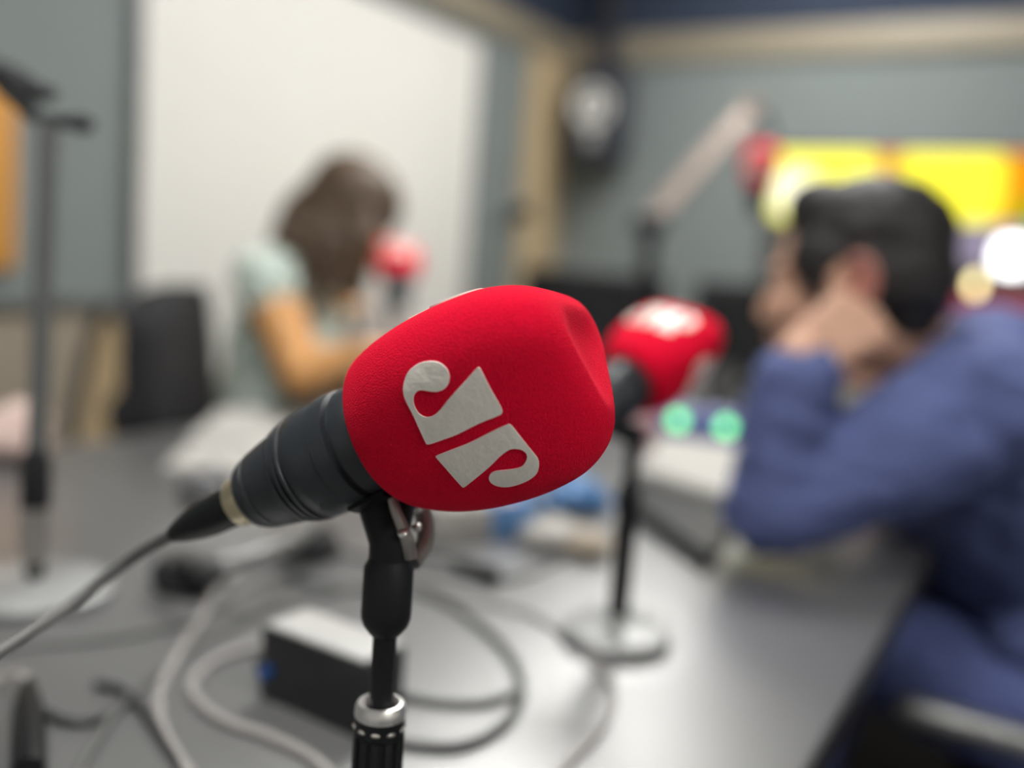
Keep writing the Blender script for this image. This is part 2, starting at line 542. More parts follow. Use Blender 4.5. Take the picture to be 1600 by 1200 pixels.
# ------------------------------------------------------------------ microphones
def foam_bm(n=108):
    bm = new()
    zs = []
    z = 0.0
    while z < 0.0988:
        zs.append(z); z += 0.0012
    zs.append(0.099)
    rings = []
    inner = [bm.verts.new((0.0235 * math.cos(2 * math.pi * i / n), 0.0235 * math.sin(2 * math.pi * i / n), 0.0006)) for i in range(n)]
    rings.append(inner)
    for z in zs:
        rings.append([bm.verts.new((foam_r(2 * math.pi * i / n, z) * math.cos(2 * math.pi * i / n), foam_r(2 * math.pi * i / n, z) * math.sin(2 * math.pi * i / n), z)) for i in range(n)])
    for q, dz in ((0.95, 0.0004), (0.89, 0.0006), (0.82, 0.0005), (0.72, 0.0001), (0.60, -0.0006), (0.45, -0.0014), (0.24, -0.0020)):
        rings.append([bm.verts.new((q * foam_r(2 * math.pi * i / n, 0.099) * math.cos(2 * math.pi * i / n), q * foam_r(2 * math.pi * i / n, 0.099) * math.sin(2 * math.pi * i / n), 0.099 + dz)) for i in range(n)])
    for a, b in zip(rings, rings[1:]):
        for i in range(n):
            j = (i + 1) % n
            bm.faces.new((a[i], a[j], b[j], b[i]))
    c = bm.verts.new((0, 0, 0.099 - 0.0022))
    for i in range(n):
        bm.faces.new((rings[-1][i], rings[-1][(i + 1) % n], c))
    bm.faces.new(inner)
    return bm


def logo_bm():
    """Two letter shapes cut from one sheet, laid on the curved face, with a thin edge."""
    bm = new()
    for out in (LOGO_J, LOGO_P):
        if not out:
            continue
        pts = []
        n = len(out)
        for i in range(n):                # round the outline
            a, b, c, d = (V((*out[(i + k) % n], 0)) for k in (-1, 0, 1, 2))
            for k in range(3):
                s = k / 3
                q = 0.5 * ((2 * b) + (c - a) * s + (2 * a - 5 * b + 4 * c - d) * s * s + (3 * b - a - 3 * c + d) * s ** 3)
                pts.append(V((q.x, q.y)))
        m = len(pts)
        xs = [p.x for p in pts]; ys = [p.y for p in pts]
        gx = min(xs)
        ins = []
        st = 0.0013
        while gx < max(xs):
            gy = min(ys)
            while gy < max(ys):
                p = V((gx, gy))
                inside = False
                near = min((p - q).length for q in pts) < st * 0.6
                for i in range(m):
                    a, b = pts[i], pts[(i + 1) % m]
                    if (a.y > gy) != (b.y > gy) and gx < (b.x - a.x) * (gy - a.y) / (b.y - a.y) + a.x:
                        inside = not inside
                if inside and not near:
                    ins.append(p)
                gy += st
            gx += st
        vs, es, fs, *_ = geometry.delaunay_2d_cdt(pts + ins, [(i, (i + 1) % m) for i in range(m)], [], 1, 1e-7)
        top = [bm.verts.new((foam_x(v.y, v.x) + 0.0006, v.y, v.x)) for v in vs]
        low = {}
        bme = {}
        for f in fs:
            bm.faces.new([top[i] for i in f])
            for i, j in zip(f, f[1:] + f[:1]):
                bme[(i, j)] = bme.get((i, j), 0) + 1
        for (i, j) in list(bme):
            if (j, i) not in bme:
                for k in (i, j):
                    if k not in low:
                        low[k] = bm.verts.new(top[k].co - V((0.0012, 0, 0)))
                bm.faces.new((top[j], top[i], low[i], low[j]))
    return bm


def make_mic():
    t = thing('microphone', 'large black studio microphone in sharp focus, red windscreen with silver logo facing the viewer', 'microphone')
    bm = new()
    prof = [(0.0, 0.004), (0.0225, 0.004), (0.0245, -0.001), (0.0250, -0.006), (0.0252, -0.0105), (0.0234, -0.0113), (0.0234, -0.0130), (0.0258, -0.0140),
            (0.0262, -0.0190), (0.0262, -0.0220), (0.0251, -0.0228), (0.0252, -0.0240), (0.0254, -0.0330), (0.0250, -0.0390), (0.0236, -0.0402), (0.0248, -0.0412),
            (0.0246, -0.0428), (0.0224, -0.0438), (0.0240, -0.0448), (0.0237, -0.0466), (0.0213, -0.0476), (0.0229, -0.0486), (0.0226, -0.0502), (0.0216, -0.0510),
            (0.0214, -0.0530), (0.0206, -0.0580), (0.0196, -0.0630), (0.0188, -0.0664), (0.0180, -0.0672), (0.0180, -0.0684), (0.0184, -0.0690), (0.0178, -0.0712), (0.0168, -0.0722),
            (0.0170, -0.0740), (0.0158, -0.0765), (0.0125, -0.0785), (0.0, -0.0790)]
    lathe(bm, prof, 96, close=False)
    bmesh.ops.scale(bm, vec=(1, 1, 0.95), verts=bm.verts)
    bmesh.ops.transform(bm, matrix=BODY_ROT.to_4x4(), verts=bm.verts)
    b = obj('body', bm, M['mic'], t, sharp=50)
    bm = new(); lathe(bm, [(0.0181, -0.0684), (0.0186, -0.0684), (0.0187, -0.0672), (0.0182, -0.0672)], 96)
    bmesh.ops.scale(bm, vec=(1, 1, 0.95), verts=bm.verts)
    bmesh.ops.transform(bm, matrix=BODY_ROT.to_4x4(), verts=bm.verts)
    r_ = obj('ring', bm, M['mic_ring'], b); r_['label'] = 'thin steel ring at the tail of the body'
    f = obj('windscreen', foam_bm(), M['foam'], t, sharp=180)
    f['label'] = 'red flocked foam windscreen of three rounded sides'
    if LOGO_J:
        me = None
        for k in range(3):
            if me is None:
                lg = obj('logo', logo_bm(), M['sticker'], f, sharp=40); me = lg.data
            else:
                lg = link('logo', me, None, f)
            lg.rotation_euler = (0, 0, k * 2 * math.pi / 3)
    return t


mic = make_mic()
mic.matrix_world = MIC_MX


def place_mic(pos, axis, facing, label):
    c = copy_tree(mic)
    z = V(axis).normalized()
    x = V(facing); x = (x - z * x.dot(z)).normalized()
    c.matrix_world = Matrix.Translation(V(pos)) @ basis(x, z.cross(x), z).to_4x4()
    c['label'] = label
    return c


MICG = 'microphones with red windscreens'
mic['group'] = MICG


def ML(x, y, z):                          # mic-local to world
    return BODY_MX @ V((x, y, z))


# foreground stand: a post under the microphone
SBASE = P(598, 1050, 0.338)
SX, SY = SBASE.x, SBASE.y
zt = P(606, 985, 0.338).z
ST = thing('microphone_stand', 'black desk stand with a silver collar holding the sharp foreground microphone', 'microphone stand', (SX, SY, TZ))
zr = zt - TZ


def SZ(py):
    return P(606, py, 0.338).z - TZ


bm = new()
lathe(bm, [(0, 0), (0.065, 0), (0.068, 0.004), (0.068, 0.012), (0.062, 0.018), (0.018, 0.022), (0.014, 0.03), (0, 0.03)], 64, close=False)
obj('base', bm, M['stand'], ST)
zc = SZ(1104)
bm = new()
prof = []
n = 60
lathe(bm, [(0, 0.028), (0.0102, 0.028), (0.0102, zc - 0.014), (0.0112, zc - 0.013), (0.0112, zc - 0.0052), (0, zc - 0.0052)], 48, close=False)
for k in range(12):                       # flutes of the clutch sleeve
    a = 2 * math.pi * k / 12
    box(bm, (0.0106 * math.cos(a), 0.0106 * math.sin(a), zc - 0.036), (0.0014, 0.0034, 0.045), Matrix.Rotation(a, 3, 'Z'), 0.0006)
obj('tube', bm, M['stand'], ST)
bm = new()
lathe(bm, [(0.0056, zc - 0.006), (0.0108, zc - 0.006), (0.0114, zc - 0.0045), (0.0112, zc - 0.001), (0.0100, zc + 0.0009), (0.0084, zc + 0.0012), (0.0070, zc + 0.0002), (0.0060, zc - 0.0012), (0.0056, zc - 0.004)], 64)
c_ = obj('collar', bm, M['chrome'], ST); c_['label'] = 'bright silver collar'
bm = new()
for k in range(10):
    a = 2 * math.pi * (k + 0.3) / 10
    ell(bm, (0.0111 * math.cos(a), 0.0111 * math.sin(a), zc - 0.0095), (0.0010, 0.0022, 0.0010), Matrix.Rotation(a, 3, 'Z'), 10)
obj('stud', bm, M['nickel'], ST)['label'] = 'ring of small silver studs'
bm = new(); cyl(bm, (0, 0, zc - 0.05), (0, 0, SZ(975)), 0.0052, n=32); obj('rod', bm, M['stand'], ST)
# swivel barrel and yoke
bm = new()
z1, z2, z3 = SZ(988), SZ(972), SZ(872)
lathe(bm, [(0, z1), (0.0062, z1), (0.0072, z1 + 0.001), (0.0098, z2), (0.0108, z2 + 0.003), (0.0110, z2 + 0.006), (0.0108, z3 - 0.002), (0.0092, z3 + 0.001), (0.0088, z3 + 0.003), (0, z3 + 0.003)], 48, close=False)
obj('clip_barrel', bm, M['stand'], ST)
ytop = ML(0.010, 0.0265, -0.016) - V((SX, SY, TZ))
zk = SZ(850)
bm = new()
side = (V((wz.x, wz.y, 0))).normalized()          # across the yoke
cap(bm, (0, 0, z3), (0, 0, zk + 0.004), 0.0088, 0.0092, 24)
cap(bm, (0, 0, zk + 0.004), ytop, 0.0092, 0.0105, 24)
cap(bm, (0, 0, zk + 0.008), ML(0.006, 0.0275, -0.012) - V((SX, SY, TZ)), 0.008, 0.0105, 24)
obj('clip_neck', bm, M['stand'], ST)
# saddle: a half ring hugging the microphone body
bm = new()
ringv = []
for i in range(33):
    a = R(35 + 110 * i / 32)
    for rr, zz in ((0.0264, -0.004), (0.0264, -0.023), (0.0282, -0.023), (0.0286, -0.004)):
        w_ = ML(rr * math.cos(a), rr * math.sin(a), zz) - V((SX, SY, TZ))
        ringv.append(bm.verts.new(w_))
for i in range(32):
    a, b = ringv[4 * i:4 * i + 4], ringv[4 * i + 4:4 * i + 8]
    for k in range(4):
        bm.faces.new((a[k], a[(k + 1) % 4], b[(k + 1) % 4], b[k]))
bm.faces.new(ringv[:4]); bm.faces.new(ringv[-4:])
obj('clip_saddle', bm, M['stand'], ST)


def SP(px, py, d):
    return P(px, py, d) - V((SX, SY, TZ))


bm = new()
tube(bm, [SP(612, 778, .327), SP(619, 800, .326), SP(628, 822, .326), SP(635, 842, .326), SP(640, 868, .330)], lambda t: 0.0021 + 0.0012 * t, 10)
ell(bm, SP(640, 776, .346), (0.0075, 0.0075, 0.0035), n=16)
tube(bm, [SP(640, 768, .352), SP(654, 786, .352), SP(664, 815, .350), SP(664, 845, .346), SP(652, 868, .342), SP(644, 880, .339)], lambda t: 0.0046 - 0.0006 * t, 12)
tube(bm, [SP(626, 776, .345), SP(640, 764, .349), SP(652, 776, .352)], 0.0034, 10)
obj('clip_spring', bm, M['nickel'], ST)['label'] = 'bent nickel spring plates of the clip'
bm = new()
for p in (SP(630, 834, .323), SP(651, 824, .340), SP(654, 794, .346)):
    ell(bm, p, (0.0026, 0.0026, 0.0020), n=14)
obj('screw', bm, M['chrome'], ST)['label'] = 'bright screw heads on the clip'


# foreground microphone cable with its plug
def cable(name, pts, r, m, label, group='cables on the table', n=10, cat='cable'):
    bm = new(); tube(bm, pts, r, n)
    return tag(obj(name, bm, m), label, cat, group)


MC = thing('microphone_cable', 'thick grey cable running from the tail of the sharp microphone down to the lower left', 'cable', (0, 0, 0), group='cables on the table')
bm = new()
lathe(bm, [(0.0, -0.0775), (0.0098, -0.0775), (0.0102, -0.080), (0.0100, -0.083), (0.0098, -0.0832), (0.0097, -0.092), (0.0094, -0.101), (0.0084, -0.109), (0.0064, -0.118), (0.0038, -0.1260), (0.0, -0.1260)], 40, origin=(0, 0, 0), close=False)
bmesh.ops.transform(bm, matrix=BODY_MX @ Matrix.Translation((0, 0, 0.001)), verts=bm.verts)
pl = obj('plug', bm, M['rubber'], MC)
bm = new(); lathe(bm, [(0.0100, -0.0766), (0.0112, -0.0764), (0.0116, -0.0800), (0.0113, -0.0844), (0.0100, -0.0846)], 40)
bmesh.ops.transform(bm, matrix=BODY_MX @ Matrix.Translation((0, 0, 0.001)), verts=bm.verts)
obj('ring', bm, M['gold'], pl)['label'] = 'pale brass ring'
tip = ML(0, 0, -0.124)
bm = new(); tube(bm, [ML(0, 0, -0.110), tip, P(222, 862, 0.395), P(175, 895, .40), P(110, 945, .39), P(50, 985, .36), P(-10, 1025, .335), P(-80, 1075, .31), P(-170, 1200, .31), Pz(-260, 1330, TZ + .012), Pz(-420, 1330, TZ + .0045)], 0.0032, 14)
obj('cord', bm, M['cable_grey'], MC)
mic_cable = MC

# second microphone and its stand (middle of the table)
m2base = Pz(962, 1000, TZ)
d2 = ahead(m2base)
S2 = thing('microphone_stand', 'black desk stand with round base in front of the suited man, holding a blurred microphone', 'microphone stand', m2base)
bm = new(); lathe(bm, [(0, 0), (0.0455, 0), (0.047, 0.003), (0.047, 0.010), (0.044, 0.013), (0.012, 0.017), (0.009, 0.024), (0, 0.024)], 64, close=False); obj('base', bm, M['base_reflect'], S2)['label'] = 'round base with its bright reflection painted grey'
m2top = P(990, 655, d2)
bm = new(); cyl(bm, (0, 0, 0.02), (0, 0, m2top.z - TZ - 0.07), 0.0090); obj('tube', bm, M['stand'], S2)
bm = new(); cyl(bm, (0, 0, 0.05), (0, 0, m2top.z - TZ), 0.0060); lathe(bm, [(0.0095, m2top.z - TZ - 0.075), (0.011, m2top.z - TZ - 0.07), (0.0105, m2top.z - TZ - 0.055), (0.0065, m2top.z - TZ - 0.05)], 24); obj('rod', bm, M['stand'], S2)
m2a = camv(0.62, 0.42, -0.52).normalized()
m2b = P(982, 598, d2 + 0.0)
place_mic(m2b, m2a, camv(0.0, 1.0, 0.45), 'blurred microphone with red windscreen on the round-based stand in front of the suited man')
bm = new()
q = m2b + m2a * -0.02 - m2base
cap(bm, (0, 0, m2top.z - TZ - 0.01), q + V((0, 0, -0.027)), 0.010, 0.009, 16)
obj('clip', bm, M['stand'], S2)

# third microphone in front of the woman
m3 = P(622, 438, 1.48)
m3base = V((P(640, 640, 1.48).x, P(640, 640, 1.48).y, TZ))
a3 = camv(-0.10, 0.66, -0.74)
place_mic(m3, a3, camv(0.3, 0.3, 1), 'small blurred red microphone standing upright in front of the woman')
S3 = thing('microphone_stand', 'slim dark desk stand under the small red microphone by the woman', 'microphone stand', m3base)
bm = new(); lathe(bm, [(0, 0), (0.064, 0), (0.066, 0.003), (0.066, 0.010), (0.06, 0.014), (0.012, 0.018), (0, 0.018)], 48, close=False); obj('base', bm, M['stand'], S3)
e3 = m3 + a3.normalized() * -0.03 - m3base
bm = new(); tube(bm, [(0, 0, 0.015), (0, 0, 0.08), (e3 + V((0, 0, -0.10))) , e3 + V((0.0, -0.032, -0.02))], 0.007, 12); obj('tube', bm, M['stand'], S3)
bm = new(); cap(bm, e3 + V((0, -0.032, -0.025)), e3 + V((0, -0.029, 0.005)), 0.009, 0.009); obj('clip', bm, M['stand'], S3)

# boom arm at the far end with its red microphone
bb = V((P(1006, 470, 1.9).x, P(1006, 470, 1.9).y, TZ))
B = thing('boom_arm', 'champagne coloured microphone boom arm on a black post by the monitors', 'boom arm', bb)
ztop = P(1006, 350, 1.9).z - TZ
bm = new(); box(bm, (0, 0, 0.02), (0.10, 0.10, 0.04), bevel=0.01); lathe(bm, [(0.03, 0.038), (0.028, 0.06), (0.022, 0.065)], 32); obj('base', bm, M['stand'], B)
bm = new(); cyl(bm, (0, 0, 0.06), (0, 0, ztop), 0.020); obj('post', bm, M['stand'], B)
el = V((0, 0, ztop + 0.005))
bm = new(); side_a = R0
cyl(bm, el - side_a * 0.045, el + side_a * 0.035, 0.026); obj('joint', bm, M['stand'], B)
s1 = P(1022, 338, 1.9) - bb
s2 = P(1180, 162, 1.9) - bb
bm = new()
dv = (s2 - s1).normalized(); off = dv.cross(V((0, 1, 0))).normalized() * 0.016
for s in (-1, 1):
    cyl(bm, s1 + off * s, s2 + off * s, 0.010, n=16)
box(bm, (s1 + s2) / 2, (0.030, 0.010, (s2 - s1).length * 0.94), basis(dv.cross(V((0, 1, 0))).normalized(), dv.cross(dv.cross(V((0, 1, 0))).normalized()), dv), 0.003)
obj('arm', bm, M['boom'], B)['label'] = 'champagne twin-rod arm'
bm = new(); cyl(bm, s2 - V((0, 0.02, 0)), s2 + V((0, 0.02, 0)), 0.018); obj('end_joint', bm, M['boom'], B)
m4 = P(1186, 290, 1.9)
bm = new(); tube(bm, [s2, s2 + (m4 - bb - s2) * 0.3 + R0 * 0.035, m4 - bb + R0 * 0.032 + V((0, 0, -0.005))], 0.006, 10); obj('drop_rod', bm, M['stand'], B)
place_mic(m4, camv(0.05, 0.9, 0.3), camv(-0.3, 0, 1), 'dull red microphone hanging from the boom arm beside the lit screen')

# tall stand on the near left with a dark microphone holder
lb_ = Pz(54, 930, TZ)
dl = ahead(lb_)
L = thing('microphone_stand', 'tall dark desk stand at the left edge carrying a side holder', 'microphone stand', lb_)
bm = new(); lathe(bm, [(0, 0), (0.062, 0), (0.064, 0.003), (0.064, 0.009), (0.060, 0.012), (0.012, 0.016), (0, 0.016)], 64, close=False); obj('base', bm, M['base_reflect'], L)['label'] = 'satin grey round base'


def LPt(px, py, d=None):
    return P(px, py, d or dl) - lb_


zb, zm = P(52, 880, dl).z - TZ, P(58, 730, dl).z - TZ
zt_ = P(75, 195, dl).z - TZ
bm = new(); cyl(bm, (0, 0, 0.012), (0, 0, zm), 0.0075); obj('tube', bm, M['stand'], L)
bm = new(); cyl(bm, (0, 0, zm - 0.02), LPt(76, 192), 0.0085); obj('rod', bm, M['rod_grey'], L)
bm = new(); lathe(bm, [(0.008, zm - 0.035), (0.0125, zm - 0.03), (0.0125, zm + 0.01), (0.007, zm + 0.02)], 24); obj('clutch', bm, M['stand'], L)
zq = P(55, 825, dl).z - TZ
bm = new(); lathe(bm, [(0.0078, zq - 0.028), (0.0115, zq - 0.026), (0.0122, zq), (0.0115, zq + 0.026), (0.0078, zq + 0.028)], 24); obj('collar', bm, M['nickel'], L)['label'] = 'silver collar low on the post'


bm = new()
tube(bm, [LPt(38, 168), LPt(62, 186), LPt(100, 190), LPt(132, 193)], 0.0055, 10)
cap(bm, LPt(118, 192), LPt(134, 194), 0.0075, 0.0075)
obj('holder_arm', bm, M['stand'], L)
bm = new(); tube(bm, [LPt(-40, 105), LPt(20, 122), LPt(58, 142), LPt(84, 148)], lambda t: 0.013 - 0.007 * t, 12); cap(bm, LPt(10, 135), LPt(45, 172), 0.010, 0.008); obj('holder_head', bm, M['stand'], L)

# clip stand seen against the corner post
cs = P(778, 470, 1.95); csb = V((cs.x, cs.y, TZ))
CS = thing('microphone_stand', 'thin empty desk stand with a black clip in front of the wooden corner post', 'microphone stand', csb)
bm = new(); lathe(bm, [(0, 0), (0.05, 0), (0.052, 0.003), (0.052, 0.009), (0.012, 0.014), (0, 0.014)], 40, close=False); obj('base', bm, M['stand'], CS)
zc2 = P(788, 350, 1.95).z - TZ
bm = new(); cyl(bm, (0, 0, 0.01), (0, 0, zc2), 0.006); obj('rod', bm, M['frame_grey'], CS)
bm = new(); tube(bm, [(0, 0, zc2 - 0.01), P(795, 338, 1.95) - csb, P(830, 328, 1.95) - csb], lambda t: 0.014 + 0.008 * t, 12); obj('clip', bm, M['stand'], CS)

# ------------------------------------------------------------------ wall loudspeaker, screen, monitors
def on_back(px, py, y=Y1):
    k = P(px, py, 1.0) - CAM
    return CAM + k * ((y - CAM.y) / k.y)


c = on_back(944, 180, Y1 - 0.12)
sp = thing('loudspeaker', 'dark wall loudspeaker with a pale cone high in the corner', 'loudspeaker', (c.x, Y1, c.z))
bm = new(); box(bm, (0, -0.15, -0.01), (0.22, 0.18, 0.40), Matrix.Rotation(R(3), 3, 'X'), 0.015, 3); cab = obj('cabinet', bm, M['speaker'], sp)
bm = new(); box(bm, (0, -0.03, 0), (0.10, 0.06, 0.16), bevel=0.004); box(bm, (-0.03, -0.07, (ZC - c.z) / 2 + 0.05), (0.09, 0.05, ZC - c.z - 0.1), bevel=0.004); obj('bracket', bm, M['speaker'], sp)
nrm = V((0, -math.cos(R(3)), -math.sin(R(3))))
fc = V((0, -0.15, -0.01)) + nrm * 0.0905
upv = V((0, -math.sin(R(3)), math.cos(R(3))))
bm = new(); lathe(bm, [(0.088, -0.002), (0.088, 0.006), (0.080, 0.007), (0.078, 0.003), (0.045, -0.014 + 0.012), (0.030, 0.000), (0.018, 0.008), (0, 0.011)], 48, fc + upv * 0.035, nrm, close=False); obj('woofer', bm, M['cone'], sp)['label'] = 'pale round cone'
bm = new(); lathe(bm, [(0.034, -0.002), (0.034, 0.005), (0.018, 0.006), (0.014, 0.012), (0, 0.017)], 32, fc - upv * 0.10, nrm, close=False); obj('tweeter', bm, M['chrome'], sp)['label'] = 'small shiny dome'


def screen_material():
    m = bpy.data.materials.new('lit_picture')
    m.use_nodes = True
    nt = m.node_tree
    for n in list(nt.nodes):
        nt.nodes.remove(n)
    out = nt.nodes.new('ShaderNodeOutputMaterial')
    em = nt.nodes.new('ShaderNodeEmission')
    em.inputs['Strength'].default_value = 1.0
    nt.links.new(em.outputs[0], out.inputs[0])
    tc = nt.nodes.new('ShaderNodeTexCoord')
    sep = nt.nodes.new('ShaderNodeSeparateXYZ')
    nt.links.new(tc.outputs['Object'], sep.inputs[0])

    def math_(op, a, b=None, clampit=False):
        n = nt.nodes.new('ShaderNodeMath')
        n.operation = op
        n.use_clamp = clampit
        for i, q in enumerate((a, b)):
            if q is None:
                continue
            if isinstance(q, (int, float)):
                n.inputs[i].default_value = q
            else:
                nt.links.new(q, n.inputs[i])
        return n.outputs[0]

    def blob(cx, cz, rx, rz, power=4, soft=0.25):
        u = math_('DIVIDE', math_('ABSOLUTE', math_('SUBTRACT', sep.outputs[0], cx)), rx)
        v = math_('DIVIDE', math_('ABSOLUTE', math_('SUBTRACT', sep.outputs[2], cz)), rz)
        s = math_('ADD', math_('POWER', u, power), math_('POWER', v, power))
        return math_('DIVIDE', math_('SUBTRACT', 1.0, s), soft, True)

    cur = None

    def layer(fac, col, k=1.0):
        nonlocal cur
        mx = nt.nodes.new('ShaderNodeMix')
        mx.data_type = 'RGBA'
        mx.clamp_factor = True
        if cur is None:
            mx.inputs[6].default_value = (0.10, 0.09, 0.08, 1)
        else:
            nt.links.new(cur, mx.inputs[6])
        mx.inputs[7].default_value = (col[0] * k, col[1] * k, col[2] * k, 1)
        nt.links.new(fac, mx.inputs[0])
        cur = mx.outputs[2]

    for a in SCREEN_LAYERS:
        layer(blob(*a[0]), a[1], a[2])
    nt.links.new(cur, em.inputs['Color'])
    return m


sa = on_back(1214, 240, Y1 - 0.05)
SW, SH = 1.22, 0.64
SC0 = V((sa.x + SW / 2, Y1 - 0.02, sa.z - SH / 2 + 0.01))


def SL(px, py):
    q = on_back(px, py, Y1 - 0.06)
    return q.x - SC0.x, q.z - SC0.z


def scr(px0, py0, px1, py1, col, k, power=4, soft=0.3):
    a, b = SL(px0, (py0 + py1) / 2), SL(px1, (py0 + py1) / 2)
    c0, c1 = SL((px0 + px1) / 2, py0), SL((px0 + px1) / 2, py1)
    return ((a[0] + b[0]) / 2, (c0[1] + c1[1]) / 2, abs(b[0] - a[0]) / 2, abs(c1[1] - c0[1]) / 2, power, soft), col, k


SCREEN_LAYERS = [
    scr(1200, 225, 1950, 350, (1.0, 0.36, 0.01), 1.0, 12),
    scr(1192, 222, 1376, 352, (1.0, 0.95, 0.07), 1.6, 4, 0.4),
    scr(1195, 255, 1290, 345, (1.0, 0.97, 0.75), 2.0, 2, 0.9),
    scr(1392, 222, 1576, 360, (1.0, 0.92, 0.05), 1.5, 4, 0.5),
    scr(1580, 310, 1680, 352, (0.35, 0.6, 0.02), 0.9, 3),
    scr(1470, 350, 1700, 420, (0.42, 0.36, 0.50), 0.8, 6),
    scr(1552, 372, 1612, 428, (1.0, 1.0, 1.0), 5.0, 3),
    scr(1514, 428, 1534, 462, (1.0, 0.85, 0.4), 5.0, 2, 0.5),
    scr(1480, 462, 1700, 505, (0.42, 0.06, 0.10), 0.8, 6),
]
tv = thing('television', 'wide lit screen with yellow picture on the wall behind the suited man', 'television', SC0)
bm = new(); box(bm, (0, -0.018, 0), (SW + 0.03, 0.034, SH + 0.03), bevel=0.006); obj('casing', bm, M['black'], tv)
bm = new(); box(bm, (0, -0.0365, 0), (SW, 0.004, SH)); obj('screen', bm, screen_material(), tv, flat=True)['label'] = 'glowing yellow, orange and white picture'


def monitor(px, py, d, w, h, rz, label):
    p = P(px, py, d)
    t = thing('monitor', label, 'monitor', (p.x, p.y, TZ), (0, 0, rz), 'black monitors at the far table end')
    zc_ = p.z - TZ
    bm = new(); box(bm, (0, 0, zc_), (w, 0.035, h), bevel=0.006); obj('casing', bm, M['black'], t)
    bm = new(); box(bm, (0, -0.0185, zc_ + 0.005), (w - 0.03, 0.002, h - 0.04)); obj('screen', bm, M['screen_off'], t, flat=True)
    bm = new(); box(bm, (0, 0.035, zc_ / 2 + 0.01), (0.06, 0.03, zc_), bevel=0.004); obj('neck', bm, M['black'], t)
    bm = new(); box(bm, (0, 0.02, 0.006), (0.22, 0.17, 0.012), bevel=0.004); obj('foot', bm, M['black'], t)
    return t


monitor(925, 494, 2.15, 0.40, 0.25, R(20), 'black monitor on the far table end left of the boom arm post')
monitor(1195, 518, 2.05, 0.40, 0.25, R(38), 'black monitor behind the hand of the suited man')

# ------------------------------------------------------------------ things on the table
# headphone amplifier box
b0 = Pz(404, 1088, TZ); b1 = Pz(562, 1158, TZ)
u_ = (b1 - b0).normalized(); v_ = V((-u_.y, u_.x, 0))
if v_.dot(Fw) < 0:
    v_ = -v_
wid, dep, hgt = (b1 - b0).length, 0.044, 0.053
t = thing('headphone_amplifier', 'small black box with blue knob and glare painted on its lid, behind the foreground stand', 'amplifier box', b0 + u_ * wid / 2 + v_ * dep / 2)
rot = basis(u_, v_, (0, 0, 1)) if u_.cross(v_).z > 0 else basis(-u_, v_, (0, 0, 1))
bm = new(); box(bm, (0, 0, hgt / 2 - 0.001), (wid, dep, hgt - 0.002), rot, 0.002); obj('case', bm, M['black'], t)
bm = new(); box(bm, (0, 0, hgt), (wid - 0.004, dep - 0.004, 0.003), rot, 0.001); obj('lid', bm, mat('glare_lid', (0.50, 0.50, 0.49), 0.35), t)['label'] = 'lid with glare painted in'  # glare on the box top put into the lid's colour
kp = (-u_ * (wid / 2 - 0.008) - v_ * (dep / 2)) + V((0, 0, hgt * 0.40))
bm = new(); cyl(bm, kp + v_ * 0.002, kp - v_ * 0.006, 0.0042); obj('knob', bm, M['blue_led'], t)['label'] = 'small blue knob'
bm = new(); cyl(bm, -u_ * (wid / 2) + V((0, 0, 0.012)), -u_ * (wid / 2 + 0.025) + V((0, 0, 0.010)), 0.004); obj('jack', bm, M['cable_dark'], t)

# headphones lying behind the microphone tail
hp = Pz(385, 905, TZ)
H = thing('headphones', 'black headphones with a grey padded band lying under the tail of the sharp microphone', 'headphones', hp)


def HP(px, py, z):
    return Pz(px, py, TZ + z) - hp


bm = new(); tube(bm, [HP(268, 872, .03), HP(300, 868, .044), HP(350, 878, .050), HP(410, 865, .050), HP(462, 838, .044), HP(490, 812, .034)], 0.0085, 12); obj('headband', bm, M['grey_metal'], H)['label'] = 'grey padded band'
for (px, py) in ((296, 915), (478, 868)):
    q = HP(px, py, 0.0)
    bm = new(); lathe(bm, [(0, 0), (0.030, 0), (0.034, 0.006), (0.034, 0.018), (0.028, 0.026), (0.018, 0.029), (0, 0.029)], 32, q, close=False); obj('earcup', bm, M['black'], H)
    bm = new(); cap(bm, q + V((0, 0, 0.026)), HP(px + (-14 if px < 400 else 6), py - 42, .034), 0.005, 0.005); obj('yoke', bm, M['black'], H)

# cables
Z4 = TZ + 0.0032


def TC(pts, r=0.0030):
    return [Pz(x, y, TZ + r) for x, y in pts]


cable('audio_cable', TC([(1000, 800), (900, 860), (800, 905), (700, 900), (560, 870), (500, 850)], .0028), .0028, M['cable_grey'], 'grey cable crossing the table from the papers to the headphones')
cable('audio_cable', TC([(455, 905), (560, 918), (660, 925), (735, 965), (795, 1020), (815, 1075), (790, 1130), (720, 1165), (630, 1160), (560, 1140)], .0036), .0036, M['cable_grey'], 'grey cable looping round to the right of the foreground stand')
cable('audio_cable', TC([(610, 1082), (690, 1098), (760, 1098), (812, 1080)], .0032), .0032, M['cable_grey'], 'short grey cable end crossing inside the loop right of the stand')
cable('audio_cable', TC([(640, 900), (720, 930), (830, 960), (905, 1010), (955, 1070), (945, 1130), (890, 1190), (840, 1250)], .0028), .0028, M['cable_pale'], 'pale cable curving past the round base toward the lower edge')
cable('audio_cable', TC([(480, 1000), (400, 1010), (330, 1035), (300, 1075), (340, 1120), (420, 1150), (490, 1185), (540, 1240)], .0032), .0032, M['cable_pale'], 'pale cable bending around the corner of the black amplifier box')
cable('audio_cable', TC([(460, 860), (390, 885), (345, 915), (315, 965), (280, 1020), (250, 1080), (255, 1140), (300, 1215)], .0034), .0034, M['cable_pale'], 'pinkish pale cable hanging from the headphones toward the lower left')
cable('audio_cable', TC([(150, 1068), (190, 1078), (225, 1110), (260, 1160), (310, 1230)], .0032), .0032, M['cable_dark'], 'dark short cable with bare tip in the lower left')
